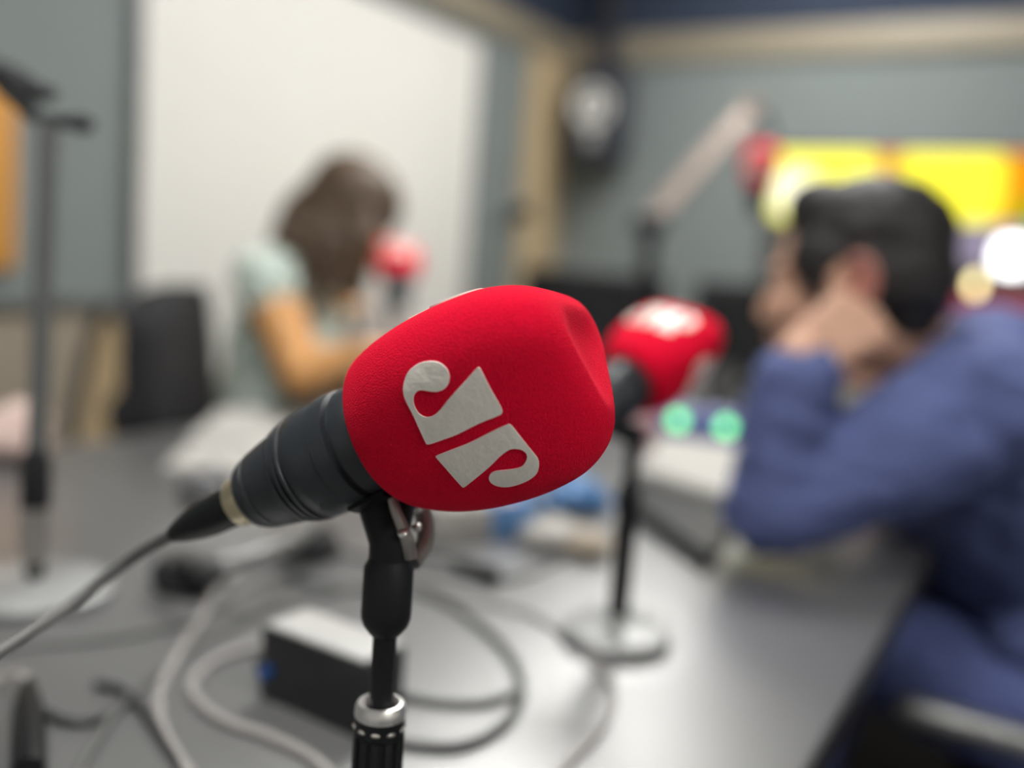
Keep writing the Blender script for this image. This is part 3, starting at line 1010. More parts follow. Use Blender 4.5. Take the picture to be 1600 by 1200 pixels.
cable('audio_cable', TC([(640, 890), (560, 915), (470, 940), (390, 965), (310, 1005), (240, 1055), (180, 1115), (130, 1190), (100, 1250)], .0030), .0030, M['cable_grey'], 'long grey cable running diagonally to the lower left corner')
cable('audio_cable', TC([(68, 1112), (110, 1128), (160, 1122), (210, 1090)], .0030), .0030, M['cable_dark'], 'dark cable leaving the black plug at the lower left')
cable('audio_cable', TC([(500, 880), (430, 900), (370, 930), (330, 960), (240, 985), (150, 1000), (50, 1008), (-60, 1030)], .0024), .0024, M['cable_grey'], 'thin grey cable beside the headphones earcup')
X = thing('cable_plug', 'black cable plug standing out at the lower left corner with pale lead', 'cable plug', Pz(44, 1150, TZ))
xo = Pz(44, 1150, TZ)
bm = new(); pa, pb = Pz(44, 1205, TZ + .010) - xo, Pz(44, 1068, TZ + .012) - xo
lathe(bm, [(0, 0), (0.0088, 0), (0.0095, 0.004), (0.0095, (pb - pa).length * .6), (0.0085, (pb - pa).length * .75), (0.0045, (pb - pa).length), (0, (pb - pa).length)], 28, pa, pb - pa, close=False); obj('housing', bm, M['rubber'], X)
bm = new(); tube(bm, [pb, Pz(30, 1055, TZ + .014) - xo, Pz(0, 1062, TZ + .006) - xo, Pz(-50, 1085, TZ + .004) - xo, Pz(-120, 1130, TZ + .004) - xo], 0.0028, 10); obj('lead', bm, M['cable_pale'], X)['label'] = 'pale lead'
# dark cable end in the middle
q = Pz(745, 890, TZ)
ce = thing('cable_plug', 'small dark cable plug on the table between the two sharpest stands', 'cable plug', q)
bm = new(); pa, pb = Pz(715, 880, TZ + .009) - q, Pz(770, 900, TZ + .009) - q
cap(bm, pa, pb, 0.006, 0.0088); obj('housing', bm, M['rubber'], ce)
bm = new(); tube(bm, [pa, Pz(690, 872, TZ + .006) - q, Pz(660, 868, TZ + .003) - q, Pz(600, 860, TZ + .003) - q], .0026); obj('lead', bm, M['cable_dark'], ce)


def sheet(name, quad, z, th, m, label, cat, group=None, curl=0.0):
    pts = [Pz(x, y, z) for x, y in quad]
    bm = new()
    n = 10
    top, bot = [], []
    for i in range(n + 1):
        for j in range(n + 1):
            s, t_ = i / n, j / n
            p = pts[0] * (1 - s) * (1 - t_) + pts[1] * s * (1 - t_) + pts[2] * s * t_ + pts[3] * (1 - s) * t_
            h = curl * (noise.noise(p * 14) * 0.5 + 0.5)
            top.append(bm.verts.new(p + V((0, 0, th + h)))); bot.append(bm.verts.new(p + V((0, 0, h))))
    g = lambda i, j: i * (n + 1) + j
    for i in range(n):
        for j in range(n):
            a = [g(i, j), g(i + 1, j), g(i + 1, j + 1), g(i, j + 1)]
            bm.faces.new([top[k] for k in a]); bm.faces.new([bot[k] for k in reversed(a)])
    for i in range(n):
        for a, b in ((g(i, 0), g(i + 1, 0)), (g(i + 1, n), g(i, n)), (g(0, i + 1), g(0, i)), (g(n, i), g(n, i + 1))):
            bm.faces.new((top[a], top[b], bot[b], bot[a]))
    return tag(obj(name, bm, m), label, cat, group)


# papers and folder by the man
q0 = [(985, 800), (1005, 745), (1180, 800), (1140, 885)]
sheet('laptop', [(968, 800), (1010, 752), (1160, 812), (1105, 895)], TZ, 0.022, M['black'], 'closed black laptop lying on the table by the elbow of the suited man', 'laptop')
sheet('paper_stack', [(1000, 745), (1030, 690), (1165, 708), (1140, 790)], TZ + 0.0225, 0.012, M['paper'], 'stack of pale papers on the black laptop before the suited man', 'papers')
# mixer with green lamps
mp = Pz(1095, 705, TZ)
mx_ = thing('audio_mixer', 'blue and pink desk unit with two glowing green lamps behind the papers', 'audio unit', mp)
mr = basis(R0, V((-R0.y, R0.x, 0)), (0, 0, 1))
bm = new(); box(bm, (0, 0, 0.035), (0.155, 0.07, 0.07), mr, 0.006); obj('case', bm, M['blue'], mx_)
bm = new(); box(bm, mr @ V((-0.10, 0.0, 0.028)), (0.04, 0.06, 0.056), mr, 0.006); obj('side_unit', bm, mat('dusty_pink', (0.45, 0.25, 0.27), 0.5), mx_)['label'] = 'dusty pink side block'
bm = new(); box(bm, mr @ V((0.01, 0.0, 0.072)), (0.11, 0.055, 0.006), mr, 0.002); obj('panel', bm, mat('lilac_panel', (0.36, 0.38, 0.62), 0.4), mx_)['label'] = 'lilac top panel'
dm = ahead(mp) - 0.03
for px, py in ((1058, 655), (1133, 666)):
    p = P(px, py, dm) - mp
    loc = mr.inverted() @ p
    loc.y = -0.035
    bm = new(); cyl(bm, mr @ (loc + V((0, 0.004, 0))), mr @ (loc + V((0, -0.006, 0))), 0.0115, n=28); obj('lamp', bm, M['green_led'], mx_)['label'] = 'round glowing green lamp'
for px, py in ((1100, 620), (1150, 622)):
    p = P(px, py, dm) - mp
    loc = mr.inverted() @ p
    bm = new(); cyl(bm, mr @ V((loc.x, -0.005, 0.073)), mr @ V((loc.x, -0.005, 0.087)), 0.009); obj('knob', bm, M['black'], mx_)
# grey mug behind
q = Pz(1152, 660, TZ)
q = V((q.x, q.y, TZ)) + Fw * 0.22; q.z = TZ
mg = thing('mug', 'dark grey mug behind the unit with green lamps', 'mug', q)
bm = new(); lathe(bm, [(0, 0), (0.036, 0), (0.040, 0.004), (0.041, 0.098), (0.038, 0.098), (0.037, 0.008), (0, 0.006)], 40, close=False); obj('cup', bm, mat('grey_ceramic', (0.10, 0.10, 0.10), 0.35), mg)
bm = new(); hd = (R0 * 0.7 - V((Fw.x, Fw.y, 0)) * 0.7).normalized(); tube(bm, [hd * .038 + V((0, 0, .078)), hd * .066 + V((0, 0, .076)), hd * .068 + V((0, 0, .035)), hd * .039 + V((0, 0, .024))], .005); obj('handle', bm, mat('grey_ceramic_handle', (0.10, 0.10, 0.10), 0.35), mg)

# snack packs and napkins in the middle
p0, p1 = Pz(690, 852, TZ), Pz(842, 838, TZ)
u2 = (p1 - p0).normalized(); r2 = basis(u2, V((-u2.y, u2.x, 0)), (0, 0, 1))
kc = thing('snack_carton', 'small white and blue carton under the sharp red windscreen', 'carton', (p0 + p1) / 2)
bm = new(); box(bm, r2 @ V((-(p1 - p0).length * .25, 0.03, 0.021)), ((p1 - p0).length * .5, 0.06, 0.042), r2, 0.002); obj('body', bm, M['paper'], kc)
bm = new(); box(bm, r2 @ V(((p1 - p0).length * .25, 0.03, 0.021)), ((p1 - p0).length * .5, 0.06, 0.042), r2, 0.002); obj('sleeve', bm, M['blue_pack'], kc)['label'] = 'blue sleeve'
bm = new(); box(bm, r2 @ V(((p1 - p0).length * .22, 0.03, 0.0425)), ((p1 - p0).length * .2, 0.04, 0.001), r2); obj('sticker', bm, M['pink'], kc)['label'] = 'pale pink sticker'
q = Pz(900, 800, TZ)
bm = new(); ell(bm, V((0, 0, 0.024)), (0.032, 0.028, 0.022), mr); ell(bm, mr @ V((0.028, 0.01, 0.016)), (0.016, 0.025, 0.012), mr); ell(bm, mr @ V((-0.030, 0, 0.017)), (0.015, 0.025, 0.012), mr)
o = fuse('snack_bag', bm, 0.004, M['blue_pack'], None, 3, 0.004, 60); o.location = q
tag(o, 'crumpled blue foil bag beside the dark post of the blurred microphone', 'bag')
for px, py, s, lb in ((862, 856, 1.0, 'crumpled white napkin in front of the blue foil bag'), (918, 872, 0.55, 'smaller crumpled beige napkin near the round stand post')):
    q = Pz(px, py, TZ)
    bm = new(); ell(bm, (0, 0, 0.016), (0.034 * s, 0.028 * s, 0.016), mr); ell(bm, (0.02 * s, 0.012 * s, 0.014), (0.022 * s, 0.02 * s, 0.014))
    o = fuse('napkin', bm, 0.003, M['paper'] if s == 1 else mat('beige_paper', (0.52, 0.45, 0.36), 0.8), None, 2, 0.006, 70); o.location = q
    tag(o, lb, 'napkin', 'crumpled napkins')

# papers near the woman, pink cloth at the far left
sheet('paper_sheet', [(255, 735), (345, 655), (470, 668), (440, 745)], TZ, 0.003, M['paper'], 'loose white sheets on the table in front of the blouse', 'paper', 'papers by the woman', 0.004)
sheet('paper_sheet', [(290, 690), (350, 640), (420, 645), (390, 690)], TZ + 0.0072, 0.002, M['paper'], 'smaller white sheet lying on top of the sheets before the blouse', 'paper', 'papers by the woman', 0.003)
q = Pz(325, 775, TZ)
t = thing('computer_mouse', 'dark grey computer mouse beside the loose sheets', 'mouse', q)
bm = new(); ell(bm, (0, 0, 0.014), (0.032, 0.05, 0.022), mr); obj('shell', bm, mat('grey_shell', (0.09, 0.09, 0.095), 0.4), t)
bm = new(); cyl(bm, mr @ V((-0.003, 0.024, 0.031)), mr @ V((0.003, 0.024, 0.031)), 0.005); obj('wheel', bm, M['black'], t)
q = Pz(12, 715, TZ)
bm = new(); ell(bm, (0, 0, 0.030), (0.055, 0.045, 0.030)); ell(bm, (0.02, 0.01, 0.05), (0.03, 0.03, 0.026)); ell(bm, (-0.04, 0.0, 0.02), (0.03, 0.04, 0.02))
o = fuse('tissue', bm, 0.005, M['pink'], None, 3, 0.008, 45); o.location = q
tag(o, 'crumpled pale pink tissue on the table at the left edge', 'tissue')


# ------------------------------------------------------------------ chairs
def office_chair(label, loc, rz, seat_z=0.46, back_w=0.44, back_h=0.46, arms=True, armz=0.64, sarm=None, lean=0.04, pad=0.16):
    t = thing('office_chair', label, 'chair', loc, (0, 0, rz), 'black office chairs')     # front = +x
    bm = new(); box(bm, (0, 0, seat_z - 0.03), (0.47, 0.48, 0.075), bevel=0.03, seg=4); obj('seat', bm, M['black_fabric'], t)
    bm = new()
    n = 14
    g = []
    for s, off in ((0, 0.0), (1, 0.055)):
        row = []
        for i in range(n + 1):
            for j in range(n + 1):
                a, b = i / n * 2 - 1, j / n * 2 - 1
                rx = (1 - abs(b) ** 5) ** 0.2 if abs(b) < 1 else 0
                y = a * back_w / 2 * (0.80 + 0.20 * rx) * (1 - 0.10 * max(0, b))
                x = -0.20 - off - 0.03 * (1 - a * a) - lean * b + (0.012 if s == 0 else -0.012) * (1 - a * a) * (1 - b * b)
                zz = seat_z + 0.10 + (b + 1) / 2 * back_h * (1 - 0.07 * abs(a) ** 4)
                row.append(bm.verts.new((x, y, zz)))
        g.append(row)
    f = lambda i, j: i * (n + 1) + j
    for i in range(n):
        for j in range(n):
            a = [f(i, j), f(i + 1, j), f(i + 1, j + 1), f(i, j + 1)]
            bm.faces.new([g[0][k] for k in a]); bm.faces.new([g[1][k] for k in reversed(a)])
    for i in range(n):
        for a, b in ((f(i, 0), f(i + 1, 0)), (f(i + 1, n), f(i, n)), (f(0, i + 1), f(0, i)), (f(n, i), f(n, i + 1))):
            bm.faces.new((g[0][a], g[0][b], g[1][b], g[1][a]))
    obj('backrest', bm, M['black_fabric'], t, sharp=60)
    bm = new(); tube(bm, [(-0.10, 0, seat_z - 0.06), (-0.27, 0, seat_z - 0.04), (-0.30, 0, seat_z + 0.12), (-0.29, 0, seat_z + 0.28)], 0.018); obj('back_bar', bm, M['black'], t)
    bm = new(); cyl(bm, (0, 0, 0.08), (0, 0, seat_z - 0.06), 0.025); obj('column', bm, M['grey_metal'], t)
    for k in range(5):
        a = 2 * math.pi * k / 5 + 0.3
        d = V((math.cos(a), math.sin(a), 0))
        bm = new(); tube(bm, [d * 0.02 + V((0, 0, 0.10)), d * 0.16 + V((0, 0, 0.09)), d * 0.29 + V((0, 0, 0.065))], lambda q_: 0.022 - 0.008 * q_); lg = obj('leg', bm, M['black'], t)
        bm = new(); e = V((-d.y, d.x, 0)); cyl(bm, d * 0.29 + V((0, 0, 0.027)) - e * 0.02, d * 0.29 + V((0, 0, 0.027)) + e * 0.02, 0.027); cyl(bm, d * 0.29 + V((0, 0, 0.027)), d * 0.29 + V((0, 0, 0.066)), 0.006); obj('caster', bm, M['black'], lg)
    if arms:
        for s in (-1, 1):
            bm = new(); tube(bm, [(-0.02, s * 0.24, seat_z - 0.04), (-0.02, s * 0.285, seat_z - 0.02), (-0.02, s * 0.29, armz - 0.02)], 0.014); lg = obj('armrest', bm, M['black'], t)
            bm = new(); cap(bm, (-0.13, s * 0.29, armz), (pad, s * 0.29, armz), 0.016, 0.016); obj('arm_pad', bm, sarm or M['black'], lg)
    return t


# ------------------------------------------------------------------ people
def head_blobs(bm, c, f, l, u, s=1.0, ears=True, nose=1.0):
    b = basis(f, l, u)

    def Q(x, y, z):
        return V(c) + (V(f) * x + V(l) * y + V(u) * z) * s

    def E(x, y, z, a, bb_, cc):
        ell(bm, Q(x, y, z), (a * s, bb_ * s, cc * s), b)
    E(-0.012, 0, 0.038, 0.096, 0.074, 0.080)
    E(0.030, 0, -0.025, 0.060, 0.062, 0.085)
    E(0.040, 0, -0.078, 0.046, 0.046, 0.036)
    E(0.074, 0, -0.100, 0.018, 0.020, 0.016)
    cap(bm, Q(0.082, 0, 0.016), Q(0.107, 0, -0.034), 0.009 * s, 0.0115 * s * nose)
    for k in (-1, 1):
        E(0.100, k * 0.011, -0.040, 0.010, 0.008, 0.008)
        E(0.073, k * 0.030, 0.022, 0.014, 0.024, 0.009)
        E(0.064, k * 0.044, -0.028, 0.024, 0.022, 0.022)
        E(0.030, k * 0.052, -0.070, 0.038, 0.014, 0.026)
        E(0.071, k * 0.031, 0.001, 0.010, 0.016, 0.010)
        if ears:
            be = b @ Matrix.Rotation(R(-12), 3, 'Y')
            ell(bm, Q(-0.010, k * 0.078, -0.008), (0.019 * s, 0.0075 * s, 0.033 * s), be)
            ell(bm, Q(-0.018, k * 0.083, 0.002), (0.013 * s, 0.006 * s, 0.024 * s), be)
    E(0.090, 0, -0.060, 0.011, 0.024, 0.0055)
    E(0.088, 0, -0.071, 0.011, 0.021, 0.0060)
    return Q


def face_parts(parent, Q, s=1.0, f=None, l=None, u=None):
    for k in (-1, 1):
        bm = new(); ell(bm, Q(0.0725, k * 0.031, 0.0), (0.0112 * s,) * 3, n=20); ey = obj('eye', bm, M['eye'], parent)
        bm = new(); ell(bm, Q(0.0815, k * 0.0315, -0.001), (0.0038 * s, 0.0045 * s, 0.0045 * s), basis(f, l, u), 14); obj('iris', bm, M['iris'], ey)
    bm = new(); b = basis(f, l, u)
    ell(bm, Q(0.0945, 0, -0.0605), (0.0080 * s, 0.0215 * s, 0.0046 * s), b); ell(bm, Q(0.0925, 0, -0.0700), (0.0082 * s, 0.019 * s, 0.0050 * s), b)
    obj('lips', bm, M['lip'], parent)


def hand_blobs(bm, w, d, n, s, curl=(40, 60, 35), scale=1.0, spread=1.0, thumb=(0.75, 0.55, 0.35)):
    d, n, s = V(d).normalized(), V(n), V(s)
    n = (n - d * n.dot(d)).normalized()
    s = (s - d * s.dot(d) - n * s.dot(n)).normalized()
    w = V(w)
    k = scale
    offs = (0.028, 0.009, -0.010, -0.028)
    kn = (0.088, 0.092, 0.087, 0.077)
    lens = ((0.042, 0.026, 0.020), (0.047, 0.030, 0.021), (0.042, 0.028, 0.020), (0.033, 0.021, 0.018))
    for i in range(4):
        base = w + s * offs[i] * 0.62 * k + d * 0.010 * k
        kp_ = w + s * offs[i] * k + d * kn[i] * k
        cap(bm, base, kp_, 0.0135 * k, 0.0112 * k, 14)
        p = kp_
        a = 0.0
        dd = (d + s * (offs[i] * 2.2 * spread)).normalized()
        for j in range(3):
            a += R(curl[j] * (0.92 + 0.07 * i))
            q_ = p + (dd * math.cos(a) + n * math.sin(a)) * lens[i][j] * k
            cap(bm, p, q_, (0.0094 - 0.0008 * j - 0.0004 * i) * k, (0.0088 - 0.0009 * j - 0.0004 * i) * k, 12)
            p = q_
    p = w + s * 0.018 * k + d * 0.018 * k + n * 0.006 * k
    td = (s * thumb[0] + d * thumb[1] + n * thumb[2]).normalized()
    for j, ln in enumerate((0.044, 0.033, 0.027)):
        q_ = p + td * ln * k
        cap(bm, p, q_, (0.0140, 0.0108, 0.0096)[j] * k, (0.0110, 0.0098, 0.0080)[j] * k, 12)
        p = q_
        td = (td + d * 0.30 + n * 0.18).normalized()


def limb(bm, pts, rs):
    for (a, b), (ra, rb) in zip(zip(pts, pts[1:]), zip(rs, rs[1:])):
        cap(bm, a, b, ra, rb, 20)


# ---- the man in the navy blazer
hc = P(1326, 444, 0.985)
mf = V((-0.97, 0.10, -0.10)).normalized()
ml = V((0, 0, 1)).cross(mf).normalized()
mu = mf.cross(ml)
nb = P(1478, 540, 1.02)
sl = P(1525, 632, 0.865)
mid = nb + V((0.03, 0.02, -0.03))
sr = V((2 * mid.x - sl.x + 0.0, 2 * mid.y - sl.y, sl.z + 0.0))
el_ = Pz(1196, 797, TZ + 0.06)
wr = P(1250, 562, ahead(el_) - 0.01)
er = V((el_.x + 0.03, sr.y + 0.10, TZ + 0.06))
hr = P(1278, 722, 1.03); hr.z = TZ + 0.05
pel = V((TX1 + 0.31, mid.y + 0.0, 0.525))
chest = V((mid.x + 0.075, mid.y, mid.z - 0.17))
belly = V((TX1 + 0.235, mid.y, 0.70))
hipl, hipr = pel + V((0, -0.095, 0)), pel + V((0, 0.095, 0))
knl, knr = V((TX1 - 0.13, hipl.y - 0.03, 0.622)), V((TX1 - 0.13, hipr.y + 0.05, 0.622))
anl, anr = V((TX1 - 0.20, knl.y, 0.09)), V((TX1 - 0.20, knr.y, 0.09))
toe = V((-0.17, 0, -0.055))
MAN = thing('person', 'dark-haired man in navy blazer leaning on the table, head resting on his fist', 'person', (pel.x, pel.y, 0))
MO = V(MAN.location)


def shift(bm, o):
    bmesh.ops.translate(bm, verts=bm.verts, vec=-o)
    return bm


bm = new()
QM = head_blobs(bm, hc, mf, ml, mu, 1.03)
limb(bm, [nb + V((0.02, 0, -0.05)), hc + mu * -0.06 - mf * 0.035], [0.068, 0.060])
limb(bm, [mid + V((.02, 0, -0.02)), chest, belly, pel], [0.10, 0.13, 0.13, 0.135])
limb(bm, [sl, sr], [0.055, 0.055])
limb(bm, [sl, el_, wr], [0.052, 0.040, 0.029])
limb(bm, [sr, er, hr + (er - hr).normalized() * 0.09], [0.052, 0.040, 0.029])
limb(bm, [hipl, knl, anl, anl + toe], [0.085, 0.058, 0.042, 0.03])
limb(bm, [hipr, knr, anr, anr + toe], [0.085, 0.058, 0.042, 0.03])
hd_ = camv(0.82, 0.56, -0.12); hn_ = camv(0.30, 0.05, -0.95)
hand_blobs(bm, wr, hd_, hn_, hn_.cross(hd_), (62, 80, 50), 1.05)
rd = (hr - er).normalized()
hand_blobs(bm, hr - rd * 0.085, rd, V((0, 0, -1)), rd.cross(V((0, 0, -1))), (12, 18, 12))
body = fuse('body', shift(bm, MO), 0.0042, M['skin_m'], MAN, 4)
QMo = lambda x, y, z: QM(x, y, z) - MO
face_parts(MAN, QMo, 1.03, mf, ml, mu)
mb = basis(mf, ml, mu)
for k in (-1, 1):
    bm = new(); be = mb @ Matrix.Rotation(R(-12), 3, 'Y')
    for i in range(20):
        pass
    tube(bm, [QMo(-0.024, k * 0.082, 0.012), QMo(-0.036, k * 0.092, 0.028), QMo(-0.052, k * 0.096, 0.022), QMo(-0.058, k * 0.094, 0.0), QMo(-0.048, k * 0.089, -0.024), QMo(-0.034, k * 0.081, -0.042)], 0.0055, 10)
    ell(bm, QMo(-0.042, k * 0.083, -0.004), (0.015, 0.008, 0.028), be)
    ell(bm, QMo(-0.032, k * 0.081, -0.038), (0.010, 0.007, 0.011), be)
    fuse('ear', bm, 0.002, M['ear'], MAN, 3)['label'] = 'flushed ear'
bm = new()


def HE(x, y, z, a, b_, c_):
    ell(bm, QMo(x, y, z), (a * 1.03, b_ * 1.03, c_ * 1.03), mb)


HE(-0.026, 0, 0.055, 0.100, 0.080, 0.078)
HE(-0.066, 0, 0.010, 0.060, 0.073, 0.078)
HE(-0.072, 0, -0.035, 0.036, 0.056, 0.042)
HE(0.030, 0, 0.098, 0.046, 0.058, 0.034)
HE(0.052, 0, 0.082, 0.024, 0.050, 0.026)
for k in (-1, 1):
    HE(0.008, k * 0.068, 0.030, 0.044, 0.018, 0.038)
    HE(0.002, k * 0.073, 0.000, 0.024, 0.011, 0.034)
    HE(-0.040, k * 0.068, 0.000, 0.028, 0.016, 0.050)
fuse('hair', bm, 0.004, M['hair_m'], MAN, 3, 0.0035, 60)
# blazer: torso, sleeves, collar, lapels
bm = new()
limb(bm, [mid + V((.03, 0, -0.035)), chest, belly, pel + V((0, 0, 0.02))], [0.125, 0.158, 0.160, 0.168])
ell(bm, chest + V((0.01, 0, 0.03)), (0.14, 0.21, 0.18))
limb(bm, [sl + V((0.01, 0.02, 0.0)), (sl + el_) / 2 + V((0.01, 0, -0.005)), el_, el_ + (wr - el_) * 0.5, el_ + (wr - el_) * 0.84], [0.082, 0.066, 0.052, 0.050, 0.044])
limb(bm, [sr + V((0.01, -0.02, 0.0)), (sr + er) / 2, er, er + (hr - er) * 0.62], [0.080, 0.066, 0.052, 0.045])
limb(bm, [sl + V((0.02, 0, 0)), nb + V((0.03, 0, -0.035)), sr + V((0.02, 0, 0))], [0.076, 0.082, 0.076])
cap(bm, pel + V((-0.02, -0.10, 0.03)), V((TX1 + 0.12, pel.y - 0.10, 0.66)), 0.10, 0.07)
cap(bm, pel + V((-0.02, 0.10, 0.03)), V((TX1 + 0.12, pel.y + 0.10, 0.66)), 0.10, 0.07)
fuse('blazer', shift(bm, MO), 0.007, M['blazer'], MAN, 5, 0.010, 11)
bm = new()
fr = nb + V((-0.062, 0, -0.05))
tube(bm, [fr + V((0.0, -0.045, -0.09)), fr + V((0.015, -0.058, -0.03)), nb + V((0.01, -0.070, 0.012)), nb + V((0.060, -0.040, 0.03)), nb + V((0.075, 0, 0.035)), nb + V((0.060, 0.040, 0.03)), nb + V((0.01, 0.070, 0.012)), fr + V((0.015, 0.058, -0.03)), fr + V((0, 0.045, -0.09))], 0.016, 12)
bmesh.ops.translate(bm, verts=bm.verts, vec=-MO)
obj('collar', bm, M['blazer'], MAN, sharp=80)
bm = new()
limb(bm, [nb + V((-0.015, 0, -0.045)), chest + V((-0.105, 0, 0.0)), belly + V((-0.135, 0, 0.0))], [0.060, 0.075, 0.06])
tube(bm, [nb + V((0.05, 0, 0.042)), nb + V((0.0, -0.066, 0.014)), nb + V((-0.055, -0.035, -0.02)), nb + V((-0.065, 0, -0.035)), nb + V((-0.055, 0.035, -0.02)), nb + V((0.0, 0.066, 0.014)), nb + V((0.05, 0, 0.042))], 0.011, 10)
bmesh.ops.translate(bm, verts=bm.verts, vec=-MO)
fuse('shirt', bm, 0.006, M['shirt'], MAN, 3)['label'] = 'pale shirt'
bm = new()
fl = chest + V((-0.195, -0.02, 0.03))
tube(bm, [nb + V((-0.075, -0.03, -0.03)), fl, P(1280, 640, 1.00), P(1275, 690, 1.0)], 0.0075, 8)
bmesh.ops.translate(bm, verts=bm.verts, vec=-MO)
obj('lanyard', bm, M['lanyard'], MAN)['label'] = 'yellow-green lanyard'
bm = new()
limb(bm, [hipl, knl, anl + V((0, 0, 0.05))], [0.100, 0.068, 0.058]); limb(bm, [hipr, knr, anr + V((0, 0, 0.05))], [0.100, 0.068, 0.058]); ell(bm, pel, (0.135, 0.185, 0.12))
fuse('trousers', shift(bm, MO), 0.007, M['trouser'], MAN, 4, 0.007, 12)
for a in (anl, anr):
    bm = new(); limb(bm, [a + V((0.03, 0, -0.045)), a + V((-0.09, 0, -0.05)), a + V((-0.19, 0, -0.058))], [0.040, 0.038, 0.028]); ell(bm, a + V((0, 0, -0.01)), (0.05, 0.045, 0.05)); fuse('shoe', shift(bm, MO), 0.005, M['shoe'], MAN, 3)
office_chair('black office chair with a grey armrest under the suited man', (pel.x - 0.03, mid.y, 0), math.pi, 0.42, armz=0.60, sarm=M['grey_metal'], pad=0.27)

# ---- the woman in the mint blouse
wf = (R0 * 0.985 - V((Fw.x, Fw.y, 0)).normalized() * 0.17).normalized()      # the way she sits
wl = V((0, 0, 1)).cross(wf)
hw = P(546, 346, 1.62)
hf = (wf + V((0, 0, -0.75)) + V((Fw.x, Fw.y, 0)) * 0.05).normalized()
hl = V((0, 0, 1)).cross(hf).normalized()
hu = hf.cross(hl)
nw = P(478, 408, 1.66)
wsr = P(418, 440, 1.57)
wsl = wsr + wl * 0.30
wer = P(472, 592, 1.53); wer.z = max(wer.z, TZ + 0.05)
wwr = P(562, 552, 1.52); wwr.z = max(wwr.z, TZ + 0.04)
wel = wsl + (wer - wsr) + wl * 0.05 + wf * 0.05
wwl = wwr + wl * 0.34 + wf * 0.03
wel.z = max(wel.z, TZ + 0.04); wwl.z = max(wwl.z, TZ + 0.05)
wmid = (wsr + wsl) / 2
wpel = wmid - wf * 0.08; wpel.z = 0.52
wch = wmid + V((0, 0, -0.13)) - wf * 0.015
wbe = (wch + wpel) / 2 + V((0, 0, -0.02))
WM = thing('person', 'long-haired woman in mint floral blouse bending over papers in front of the whiteboard', 'person', (wpel.x, wpel.y, 0))
WO = V(WM.location)
bm = new()
QW = head_blobs(bm, hw, hf, hl, hu, 0.97)
limb(bm, [nw, hw - hu * 0.06 - hf * 0.03], [0.052, 0.050])
limb(bm, [nw - V((0, 0, 0.03)), wch, wbe, wpel], [0.07, 0.105, 0.10, 0.12])
limb(bm, [wsr, wsl], [0.046, 0.046])
limb(bm, [wsr, (wsr + wer) / 2, wer, (wer + wwr) / 2, wwr], [0.054, 0.052, 0.044, 0.040, 0.026])
limb(bm, [wsl, (wsl + wel) / 2, wel, (wel + wwl) / 2, wwl], [0.054, 0.052, 0.044, 0.040, 0.026])
whl, whr = wpel + wl * 0.09, wpel - wl * 0.09
wkl, wkr = whl + wf * 0.42 + V((0, 0, 0.02)), whr + wf * 0.42 + V((0, 0, 0.02))
wal, war = wkl - wf * 0.02, wkr - wf * 0.02
wal.z = war.z = 0.085
limb(bm, [whl, wkl, wal, wal + wf * 0.12 + V((0, 0, -0.05))], [0.09, 0.06, 0.04, 0.028])
limb(bm, [whr, wkr, war, war + wf * 0.12 + V((0, 0, -0.05))], [0.09, 0.06, 0.04, 0.028])
rdw = (wwr - wer).normalized()
dr_ = wf * 0.55 + wl * 0.7 + V((0, 0, 0.08)); nr_ = wl * 0.3 + V((0, 0, -0.9))
hand_blobs(bm, wwr, dr_, nr_, dr_.cross(nr_), (35, 45, 30), 0.92)
rdl = (wwl - wel).normalized()
dl_ = wf * 0.55 - wl * 0.6 + V((0, 0, 0.08)); nl_ = -wl * 0.3 + V((0, 0, -0.9))
hand_blobs(bm, wwl, dl_, nl_, nl_.cross(dl_), (35, 45, 30), 0.92)
fuse('body', shift(bm, WO), 0.0042, M['skin_w'], WM, 4)
QWo = lambda x, y, z: QW(x, y, z) - WO
face_parts(WM, QWo, 0.97, hf, hl, hu)
hb = basis(hf, hl, hu)
bm = new()
ell(bm, QWo(-0.022, 0, 0.050), (0.104, 0.088, 0.086), hb)
ell(bm, QWo(-0.060, 0, 0.0), (0.066, 0.083, 0.082), hb)
for k in (-1, 1):
    ell(bm, QWo(0.010, k * 0.070, 0.0), (0.050, 0.020, 0.070), hb)
rs = random.Random(7)
for k in range(84):                      # long locks falling past the near shoulder and down the back
    a = rs.uniform(-1.0, 1.0)
    near = k % 5 != 4
    sd = -1 if k % 4 != 3 else 1
    start = QW(-0.05 + 0.08 * rs.random(), sd * 0.072, 0.03 * rs.uniform(-1, 1))
    if near:
        px = 505 + 46 * rs.uniform(-1, 1); py = 470 + 30 * rs.uniform(-1, 1) - abs(px - 512) * 0.7
        end = P(px, py, 1.60 - 0.06 * rs.random()) if sd < 0 else P(px + 25, py - 5, 1.70 + 0.04 * rs.random())
        mid_ = (start + end) / 2 + camv(-0.028 * (0.6 + 0.5 * a), 0.012, 0.012 * sd * -1)
    else:
        end = P(436 + 24 * rs.uniform(-1, 1), 396 + 22 * rs.uniform(-1, 1), 1.62 + 0.05 * rs.uniform(-1, 1))
        mid_ = (start + end) / 2 + camv(-0.015, 0.018, 0)
    tube(bm, [start - WO, (start * 0.6 + mid_ * 0.4) - WO, mid_ - WO, end - WO], lambda q_: 0.015 - 0.0115 * q_, 8, 5)
for k in range(10):                      # the upper back of the head to the shoulder
    a = rs.uniform(-1, 1)
    start = QW(-0.09, 0.04 * a, 0.03)
    end = P(452 + 26 * a, 388 + 12 * a, 1.60 + 0.05 * rs.uniform(-1, 1))
    tube(bm, [start - WO, (start + end) / 2 + camv(-0.012, 0.014, 0) - WO, end - WO], lambda q_: 0.020 - 0.008 * q_, 8, 5)
